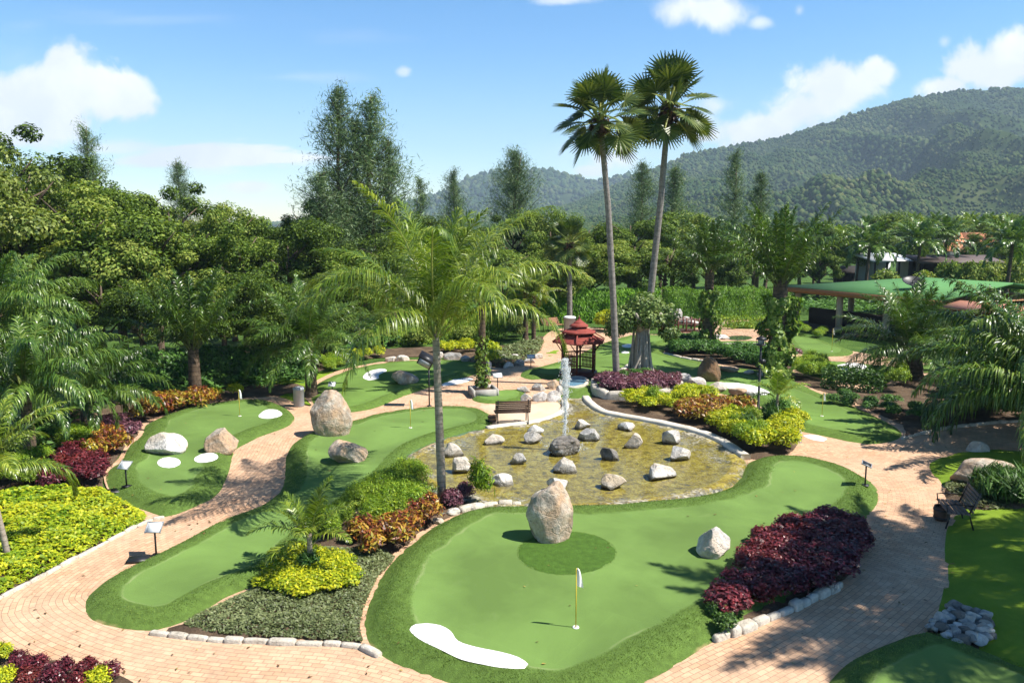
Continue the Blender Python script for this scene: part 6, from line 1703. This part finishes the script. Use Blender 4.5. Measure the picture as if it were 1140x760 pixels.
def clubhouse():
    A = np.array([*at(868, 60.0)[:2]]); B = np.array([*at(1046, 48.5)[:2]])
    d = (B - A); Lb = np.linalg.norm(d); d /= Lb; nrm = np.array([-d[1], d[0]]); 
    if nrm[0] < 0: nrm = -nrm
    e = empty('clubhouse', (A[0], A[1], 0))
    w = lambda s, t, z: (d[0] * s + nrm[0] * t, d[1] * s + nrm[1] * t, z)
    eave, rz_ = 2.98, 3.8
    # left end hip, ridge parallel to the eave
    mb = MB()
    slab(mb, [w(0, 0, eave), w(Lb, 0, eave), w(Lb, 7.0, rz_), w(6.5, 7.0, rz_)])
    slab(mb, [w(Lb, 14, eave), w(0, 14, eave), w(6.5, 7.0, rz_), w(Lb, 7.0, rz_)])
    slab(mb, [w(0, 0, eave), w(6.5, 7.0, rz_), w(6.5, 7.0, rz_ - 0.01), w(0, 14, eave)])
    obj('roof', mb.mesh('roof', green_roof), e)
    mb = MB()
    mb.bar(w(-0.05, -0.04, eave - 0.2), w(Lb, -0.04, eave - 0.2), 0.08, 0.3); mb.bar(w(-0.04, -0.06, eave - 0.2), w(-0.04, 14, eave - 0.2), 0.08, 0.3)
    obj('fascia', mb.mesh('fascia', fascia), e)
    mb = MB(); slab(mb, [w(0.1, 0.1, eave - 0.36), w(Lb, 0.1, eave - 0.36), w(Lb, 13.8, eave - 0.36), w(0.1, 13.8, eave - 0.36)], 0.05); obj('ceiling_board', mb.mesh('ceiling_board', fascia), e)
    for s in (1.0, 4.8, 8.6, Lb - 0.4):
        for t in (0.7, 6.5, 12.5):
            p = w(s, t, 0); mb = MB(); mb.box((p[0], p[1], 1.3), (0.34, 0.34, 2.6)); mb.box((p[0], p[1], 0.15), (0.46, 0.46, 0.3)); obj('post', mb.mesh('post', post_m), e)
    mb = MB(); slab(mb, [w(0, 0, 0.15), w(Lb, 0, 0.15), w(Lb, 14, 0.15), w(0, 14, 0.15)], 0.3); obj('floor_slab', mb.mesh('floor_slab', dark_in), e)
    mb = MB(); mb.bar(w(0.8, 2.2, 0.75), w(Lb, 2.2, 0.75), 0.12, 1.2); obj('shade_wall', mb.mesh('shade_wall', dark_in), e)  # added near-black wall, its colour stands in for the shade inside
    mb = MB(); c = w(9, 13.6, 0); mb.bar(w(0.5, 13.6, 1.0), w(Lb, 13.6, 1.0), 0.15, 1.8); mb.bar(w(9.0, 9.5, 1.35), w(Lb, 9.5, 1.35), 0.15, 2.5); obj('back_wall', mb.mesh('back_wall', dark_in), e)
    mb = MB(); mb.bar(w(Lb + 0.1, 0.9, 1.9), w(Lb + 8, 0.9, 1.9), 0.2, 1.4); obj('side_wall', mb.mesh('side_wall', brown_wall), e)
    mb = MB(); slab(mb, [w(Lb + 0.05, -0.6, 2.62), w(Lb + 8, -0.6, 2.62), w(Lb + 8, 1.6, 2.9), w(Lb + 0.05, 1.6, 2.9)], 0.12); obj('porch_roof', mb.mesh('porch_roof', terra), e)
    for s in (3.0, 6.0, 9.0):      # dim tables inside
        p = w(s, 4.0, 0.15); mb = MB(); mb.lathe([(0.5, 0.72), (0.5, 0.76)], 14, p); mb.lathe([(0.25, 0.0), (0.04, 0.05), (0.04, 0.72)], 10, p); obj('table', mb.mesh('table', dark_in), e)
    # satellite dish lying on the roof
    dp = np.array([A[0], A[1], 0]) + np.array(w(9.0, 2.6, eave + 2.6 / 7 * (rz_ - eave)))
    de = empty('satellite_dish', dp)
    mb = MB(); mb.lathe([(0.05, 0.0), (0.5, 0.06), (0.85, 0.2), (0.95, 0.28), (0.93, 0.3), (0.8, 0.22), (0.4, 0.09), (0.02, 0.04)], 24)
    o = obj('dish', mb.mesh('dish', black, True), de); o.rotation_euler = (0.35, -0.25, 0.5); o.location = (0, 0, 0.35); o.scale = (0.75, 0.75, 0.75)
    mb = MB(); mb.tube([(0, 0, -0.1), (0, 0, 0.6)], 0.05, 8); mb.tube([(0, 0.0, 0.55), (0.1, -0.5, 1.0)], 0.025, 6); mb.box((0.12, -0.55, 1.03), (0.12, 0.12, 0.14)); obj('arm', mb.mesh('arm', black), de)
    tag(de, 'dark satellite dish on the green clubhouse roof', 'satellite dish')
    tag(e, 'open-sided clubhouse with a low green metal roof and tan posts', 'clubhouse')
clubhouse()

metal_roof = flat_mat('white_metal_roof', (0.62, 0.63, 0.64), 0.4, 0.5, vary=0.12, scale=2)
pale_wall = flat_mat('pale_wall', (0.50, 0.52, 0.54), 0.8, 0.2, vary=0.15)
orange_roof = flat_mat('orange_tiles', (0.48, 0.20, 0.10), 0.7, 0.3, vary=0.25, scale=3)
def shed(px0, px1, Y, zt, dep, label, roofm, wallm, name, open_=True, over=0.5):
    a = at(px0, Y); b = at(px1, Y)
    e = empty(name, (a[0], Y, 0)); L = b[0] - a[0]
    mb = MB(); slab(mb, [(-over, -over, zt - 0.35), (L + over, -over, zt - 0.35), (L + over, dep, zt + 0.25), (-over, dep, zt + 0.25)], 0.15); obj('roof', mb.mesh('roof', roofm), e)
    n = max(3, int(L / 2.2))
    for i in range(n + 1):
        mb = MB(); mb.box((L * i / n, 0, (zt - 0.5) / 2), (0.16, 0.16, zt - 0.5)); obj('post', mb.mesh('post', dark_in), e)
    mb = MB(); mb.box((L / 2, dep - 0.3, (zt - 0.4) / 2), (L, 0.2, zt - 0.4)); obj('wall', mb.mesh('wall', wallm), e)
    return tag(e, label, 'building')
shed(972, 1012, 84, 4.2, 5, 'low shed with a white metal roof left of the dark palm', metal_roof, pale_wall, 'shed')
shed(1014, 1066, 86, 3.9, 4, 'open shed with pale wall panels between the distant palms', metal_roof, pale_wall, 'shed')
shed(1024, 1108, 80, 4.2, 3, 'long flat dark pergola beyond the green roof', flat_mat('dark_roof', (0.10, 0.07, 0.06), 0.7), dark_in, 'pergola')
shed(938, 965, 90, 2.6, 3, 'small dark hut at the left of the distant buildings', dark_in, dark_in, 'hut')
def house():
    p = at(1086, 100); e = empty('orange_roofed_house', (p[0], p[1], 0), 0.3)
    mb = MB(); mb.box((0, 0, 2.3), (9, 6, 4.6)); obj('wall', mb.mesh('wall', pale_wall), e)
    mb = MB(); z = 4.6
    slab(mb, [(-5, -3.6, z - 0.2), (5, -3.6, z - 0.2), (3, 0, z + 2.0), (-3, 0, z + 2.0)]); slab(mb, [(5, 3.6, z - 0.2), (-5, 3.6, z - 0.2), (-3, 0, z + 2.0), (3, 0, z + 2.0)])
    slab(mb, [(5, -3.6, z - 0.2), (5, 3.6, z - 0.2), (3, 0.02, z + 2.0), (3, -0.02, z + 2.0)]); slab(mb, [(-5, 3.6, z - 0.2), (-5, -3.6, z - 0.2), (-3, -0.02, z + 2.0), (-3, 0.02, z + 2.0)])
    obj('roof', mb.mesh('roof', orange_roof), e)
    for x in (-3, 0, 3):
        mb = MB(); mb.box((x, -3.02, 2.7), (1.2, 0.08, 1.4)); f = obj('window', mb.mesh('window', white), e)
        mb = MB(); mb.box((x, -3.065, 2.7), (1.0, 0.05, 1.2)); obj('pane', mb.mesh('pane', dark_in), f)
    tag(e, 'house with an orange tiled roof among the distant palms', 'house')
house()
# ================================================================ hills, sky, light, air
def ridge_interp(pts): 
    a = np.array(pts, float); return lambda x: np.interp(x, a[:, 0], a[:, 1])
near_ridge = ridge_interp([(300, 262), (480, 252), (560, 244), (640, 226), (700, 200), (730, 186), (760, 173), (790, 166), (827, 160), (860, 154), (894, 144), (927, 132), (961, 121), (1011, 108), (1051, 101), (1080, 102), (1108, 99), (1140, 107), (1200, 120), (1300, 150), (1500, 195), (1700, 235)])
far_ridge = ridge_interp([(250, 255), (420, 240), (500, 212), (530, 198), (547, 192), (575, 196), (600, 191), (620, 194), (645, 199), (664, 202), (697, 194), (720, 196), (760, 205), (820, 230), (900, 255)])

hill_mat = NT('hill_ground'); _p = hill_mat.pos
_n = hill_mat.noise(0.012, _p, 6, 0.6)
hill_mat = hill_mat.done(hill_mat.pbr(hill_mat.ramp(_n, [(0.35, (0.020, 0.042, 0.012)), (0.55, (0.045, 0.070, 0.02)), (0.72, (0.10, 0.11, 0.045))]), 0.95, None, 0.05))

def hill(name, ridge, x0, x1, Yr, Yf, nx, ny, seed, spur, xstep):
    """terrain whose skyline stands at distance Yr, its foot at Yf"""
    V = np.zeros((ny, nx, 3))
    pxs = np.linspace(x0, x1, nx)
    t = np.concatenate([np.linspace(0, 1, ny - 6), [1.08, 1.2, 1.4, 1.7, 2.0, 2.3]])
    for j, tt in enumerate(t):
        Y = Yf + (Yr - Yf) * tt
        for i, px in enumerate(pxs):
            X = (px - 570) / FOC * Yr * (0.35 + 0.65 * tt) if tt <= 1 else (px - 570) / FOC * Yr * (1 + 0.2 * (tt - 1))
            zr = max(hz(ridge(px), Yr), 2)
            f = min(tt, 1)
            prof = 0.55 * f + 0.45 * f**2.2
            if tt > 1: prof = 1 - 0.5 * (tt - 1)
            n = noise.ridged_multi_fractal((X * spur, Y * spur * 0.55, seed), 0.9, 2.1, 5, 0.9, 2.0) if hasattr(noise, 'ridged_multi_fractal') else 0.5
            k = 4 * f * (1 - f) if tt <= 1 else 0
            z = zr * prof + zr * 0.36 * (n - 1.1) * k + (0.02 * zr * noise.noise((X * 0.02, Y * 0.02, 2)) if tt <= 1 else 0)
            V[j, i] = (X, Y, max(z, -3) if tt > 0 else -6)
    q = [(j * nx + i, j * nx + i + 1, (j + 1) * nx + i + 1, (j + 1) * nx + i) for j in range(ny - 1) for i in range(nx - 1)]
    me = mesh_np(name, V.reshape(-1, 3), [q], hill_mat, True)
    tag(obj(name, me), kind='structure')
    return V
HV1 = hill('hills', near_ridge, 330, 1700, 1500, 420, 190, 90, 3.3, 0.0035, 1)
HV2 = hill('hills', far_ridge, 250, 900, 2300, 1500, 110, 50, 8.1, 0.003, 1)

# the wood on the hills: thousands of crowns in one object
def hill_wood(name, HV, n, rmin, rmax, seed, mat, vmax, xmin=None):
    rng = np.random.default_rng(seed)
    ny, nx, _ = HV.shape
    j = 1 + (vmax - 1) * rng.random(n)**1.35; i = rng.uniform(0, nx - 1.001, n)
    j0, i0 = j.astype(int), i.astype(int); fj, fi = (j - j0)[:, None], (i - i0)[:, None]
    P = HV[j0, i0] * (1 - fj) * (1 - fi) + HV[j0 + 1, i0] * fj * (1 - fi) + HV[j0, i0 + 1] * (1 - fj) * fi + HV[j0 + 1, i0 + 1] * fj * fi
    bm = bmesh.new(); bmesh.ops.create_icosphere(bm, subdivisions=1, radius=1.0)
    bv = np.array([v.co[:] for v in bm.verts]); bf = np.array([[v.index for v in f.verts] for f in bm.faces]); bm.free()
    cl = np.array([0.5 + noise.noise((p[0] * 0.006, p[1] * 0.006, 1)) for p in P])
    R = rng.uniform(rmin, rmax, n) * (0.6 + 0.8 * np.clip(cl, 0, 1))
    R = R * np.clip(P[:, 1] / 1500, 0.62, 1.6)
    keep = (cl > -1)
    P, R = P[keep], R[keep]; n = len(P)
    jit = 1 + rng.normal(0, 0.13, (n, len(bv)))
    sc = np.column_stack([R, R, R * rng.uniform(0.8, 1.5, n)])
    V = P[:, None, :] + bv[None] * jit[:, :, None] * sc[:, None, :] + np.array([0, 0, 0.35]) * R[:, None, None]
    F = (np.arange(n)[:, None, None] * len(bv) + bf[None]).reshape(-1, 3)
    return tag(obj(name, mesh_np(name, V.reshape(-1, 3), F, mat, False)), 'dense green forest covering the hillside', None, None, 'stuff')
hw = NT('hill_wood'); _g = hw.n('NewGeometry'); 
_f = hw.math('ADD', hw.math('MULTIPLY', _g.outputs['Random Per Island'], 0.45), hw.math('MULTIPLY', hw.noise(0.007, _g.outputs['Position'], 4, 0.6), 0.75))
hw = hw.done(hw.pbr(hw.ramp(_f, [(0.3, (0.014, 0.040, 0.010)), (0.55, (0.035, 0.070, 0.016)), (0.75, (0.075, 0.105, 0.028)), (0.9, (0.12, 0.13, 0.05))]), 0.9, None, 0.1))
hill_wood('hill_forest', HV1, 105000, 2.0, 4.2, 4, hw, 83.5)
hill_wood('hill_forest', HV2, 14000, 3.2, 6, 5, hw, 43.5)

# sun
SUN_EL = math.radians(54)
to_sun = Vector((0.97, -0.22, 0)).normalized() * math.cos(SUN_EL) + Vector((0, 0, math.sin(SUN_EL)))
sl = bpy.data.lights.new('sun', 'SUN'); sl.energy = 5.0; sl.angle = math.radians(0.5); sl.color = (1.0, 0.95, 0.87)
so = link(bpy.data.objects.new('sun', sl)); so.rotation_euler = to_sun.to_track_quat('Z', 'Y').to_euler(); so.location = (30, -10, 40)

# sky with clouds, laid out by direction in the world
w = bpy.data.worlds.new('World'); SC.world = w; w.use_nodes = True
t = w.node_tree; t.nodes.clear()
out = t.nodes.new('ShaderNodeOutputWorld'); bg = t.nodes.new('ShaderNodeBackground'); bg.inputs['Strength'].default_value = 0.06
t.links.new(bg.outputs[0], out.inputs['Surface'])
sky = t.nodes.new('ShaderNodeTexSky'); sky.sky_type = 'NISHITA'; sky.sun_disc = False
sky.sun_elevation = SUN_EL; sky.sun_rotation = math.atan2(to_sun.x, to_sun.y)
sky.altitude = 0; sky.air_density = 1.0; sky.dust_density = 0.1; sky.ozone_density = 3.0

def M_(op, a, b=None, c=None, clamp=False):
    nd = t.nodes.new('ShaderNodeMath'); nd.operation = op; nd.use_clamp = clamp
    for i, x in enumerate((a, b, c)):
        if x is None: continue
        if isinstance(x, bpy.types.NodeSocket): t.links.new(x, nd.inputs[i])
        else: nd.inputs[i].default_value = x
    return nd.outputs[0]
tc = t.nodes.new('ShaderNodeTexCoord'); sep = t.nodes.new('ShaderNodeSeparateXYZ'); t.links.new(tc.outputs['Generated'], sep.inputs[0])
ysafe = M_('MAXIMUM', sep.outputs[1], 0.02)
az = M_('DIVIDE', sep.outputs[0], ysafe); el = M_('DIVIDE', sep.outputs[2], ysafe)
cv = t.nodes.new('ShaderNodeCombineXYZ'); t.links.new(az, cv.inputs[0]); t.links.new(el, cv.inputs[1])
def N_(scale, detail=6, rough=0.6, dist=0.0, sx=1.0, sy=1.0, off=0.0):
    mp = t.nodes.new('ShaderNodeMapping'); mp.inputs['Scale'].default_value = (sx, sy, 1); mp.inputs['Location'].default_value = (off, off * 0.7, off)
    t.links.new(cv.outputs[0], mp.inputs[0])
    n = t.nodes.new('ShaderNodeTexNoise'); n.inputs['Scale'].default_value = scale; n.inputs['Detail'].default_value = detail; n.inputs['Roughness'].default_value = rough; n.inputs['Distortion'].default_value = dist
    t.links.new(mp.outputs[0], n.inputs['Vector']); return n.outputs[0]
puff = N_(11, 8, 0.62, 0.3); puff2 = N_(4.5, 4, 0.5, 0.2, off=3.1); streak = N_(7, 7, 0.6, 0.5, 0.5, 2.6, 1.7)
ragged = M_('ADD', M_('MULTIPLY', M_('SUBTRACT', puff, 0.5), 2.2), M_('MULTIPLY', M_('SUBTRACT', puff2, 0.5), 1.5))
rag_s = M_('MULTIPLY', M_('SUBTRACT', streak, 0.5), 4.0)
def cloud(px, py, rx, ry, kind=0, soft=0.5, amount=1.0):
    d = ray(px, py); u0, v0 = d[0] / d[1], d[2] / d[1]
    a = M_('DIVIDE', M_('SUBTRACT', az, u0), rx / FOC); b = M_('DIVIDE', M_('SUBTRACT', el, v0), ry / FOC)
    r = M_('SQRT', M_('ADD', M_('MULTIPLY', a, a), M_('MULTIPLY', b, b)))
    f = M_('ADD', M_('SUBTRACT', 1.0, r), rag_s if kind else ragged)
    f = M_('MULTIPLY', f, 1.0 / soft, clamp=True)
    f = M_('MULTIPLY', M_('MULTIPLY', f, f), M_('SUBTRACT', 3.0, M_('MULTIPLY', f, 2.0)))
    return M_('MULTIPLY', f, amount)
mask = None
for c in ((35, 105, 80, 46), (80, 95, 55, 48), (128, 112, 48, 34), (20, 140, 110, 26), (225, 182, 110, 24, 1, 0.7), (275, 208, 60, 14, 1, 0.7, 0.9), (120, 165, 80, 12, 1, 0.9, 0.7),
          (800, 12, 62, 26, 0, 0.7, 0.95), (845, 25, 22, 12, 0, 0.8, 0.7), (630, 0, 40, 7, 0, 0.9, 0.8), (935, 96, 74, 42), (895, 124, 70, 34), (980, 80, 36, 24), (835, 146, 92, 34), (790, 150, 42, 18), (800, 118, 36, 22, 0, 0.8, 0.8),
          (1100, 82, 74, 36), (1055, 98, 56, 20), (1140, 70, 60, 40), (690, 176, 40, 20, 0, 0.7, 0.9), (660, 190, 24, 8, 0, 0.8, 0.8), (450, 80, 12, 8, 0, 0.8, 0.6), (890, 12, 8, 10, 0, 1.0, 0.5), (1052, 46, 10, 10, 0, 1.0, 0.5),
          (325, 86, 90, 8, 1, 2.2, 0.45), (150, 22, 160, 14, 1, 2.4, 0.35), (30, 30, 60, 12, 1, 2.2, 0.35), (60, 85, 130, 60, 1, 3.0, 0.35), (390, 40, 60, 10, 1, 2.6, 0.2), (240, 130, 90, 20, 1, 2.6, 0.3), (720, 170, 160, 20, 1, 2.4, 0.3), (-150, 120, 120, 60), (1260, 90, 90, 50)):
    f = cloud(*c)
    mask = f if mask is None else M_('MAXIMUM', mask, f)
# pale veil low over the horizon
veil = M_('MULTIPLY', M_('SUBTRACT', 1.0, M_('DIVIDE', el, 0.2), clamp=True), 0.22)
veil = M_('MULTIPLY', veil, N_(2.5, 4, 0.6, 0.3, 0.7, 1.6, 5.0))
front = M_('GREATER_THAN', sep.outputs[1], 0.02)
def mixc(f, a, b):
    nd = t.nodes.new('ShaderNodeMix'); nd.data_type = 'RGBA'
    for s, x in ((nd.inputs[0], f), (nd.inputs[6], a), (nd.inputs[7], b)):
        if isinstance(x, bpy.types.NodeSocket): t.links.new(x, s)
        else: s.default_value = x
    return nd.outputs[2]
shade = M_('MULTIPLY', M_('SUBTRACT', N_(7, 5, 0.6, 0.2, off=0.02), 0.42), 3.0, clamp=True)
SKYGAIN = 1.0
ccol = mixc(shade, (9.2, 9.7, 10.3, 1), (12.6, 12.6, 12.5, 1))
hs = t.nodes.new('ShaderNodeHueSaturation'); hs.inputs['Saturation'].default_value = 1.3; hs.inputs['Value'].default_value = 1.35; t.links.new(sky.outputs[0], hs.inputs['Color'])
zen = t.nodes.new('ShaderNodeMapRange'); zen.inputs['From Min'].default_value = 0.3; zen.inputs['From Max'].default_value = 0.7; zen.inputs['To Min'].default_value = 1.75; zen.inputs['To Max'].default_value = 0.75
t.links.new(sep.outputs[2], zen.inputs['Value']); t.links.new(zen.outputs[0], hs.inputs['Value'])
c1 = mixc(M_('MULTIPLY', veil, front), hs.outputs[0], (8.0, 9.4, 10.8, 1))
c2 = mixc(M_('MULTIPLY', mask, front), c1, ccol)
t.links.new(c2, bg.inputs['Color'])

# air
USE_HAZE = True
if USE_HAZE:
    mb = MB(); mb.box((0, 1350, 169), (8600, 3300, 342))
    hm = NT('air')
    pv = hm.n('VolumePrincipled'); pv.inputs['Color'].default_value = (0.62, 0.80, 1.0, 1); pv.inputs['Density'].default_value = 0.0002; pv.inputs['Anisotropy'].default_value = 0.0
    hm.l(pv.outputs[0], hm.out.inputs['Volume'])
    tag(obj('haze', mb.mesh('haze', hm.m)), 'thin bluish haze in the air before the hills', None, None, 'stuff')

# ================================================================ render
SC.render.engine = 'CYCLES'
cy = SC.cycles
cy.max_bounces = 5; cy.diffuse_bounces = 2; cy.glossy_bounces = 2; cy.transmission_bounces = 3; cy.transparent_max_bounces = 12; cy.volume_bounces = 0
cy.caustics_reflective = False; cy.caustics_refractive = False
cy.use_adaptive_sampling = True; cy.adaptive_threshold = 0.02
cy.use_denoising = True
cy.sample_clamp_indirect = 6
SC.view_settings.view_transform = 'Standard'
SC.view_settings.look = 'None'
SC.view_settings.exposure = 0.9
SC.view_settings.gamma = 1.0
SC.view_settings.use_curve_mapping = False
SC.render.film_transparent = False
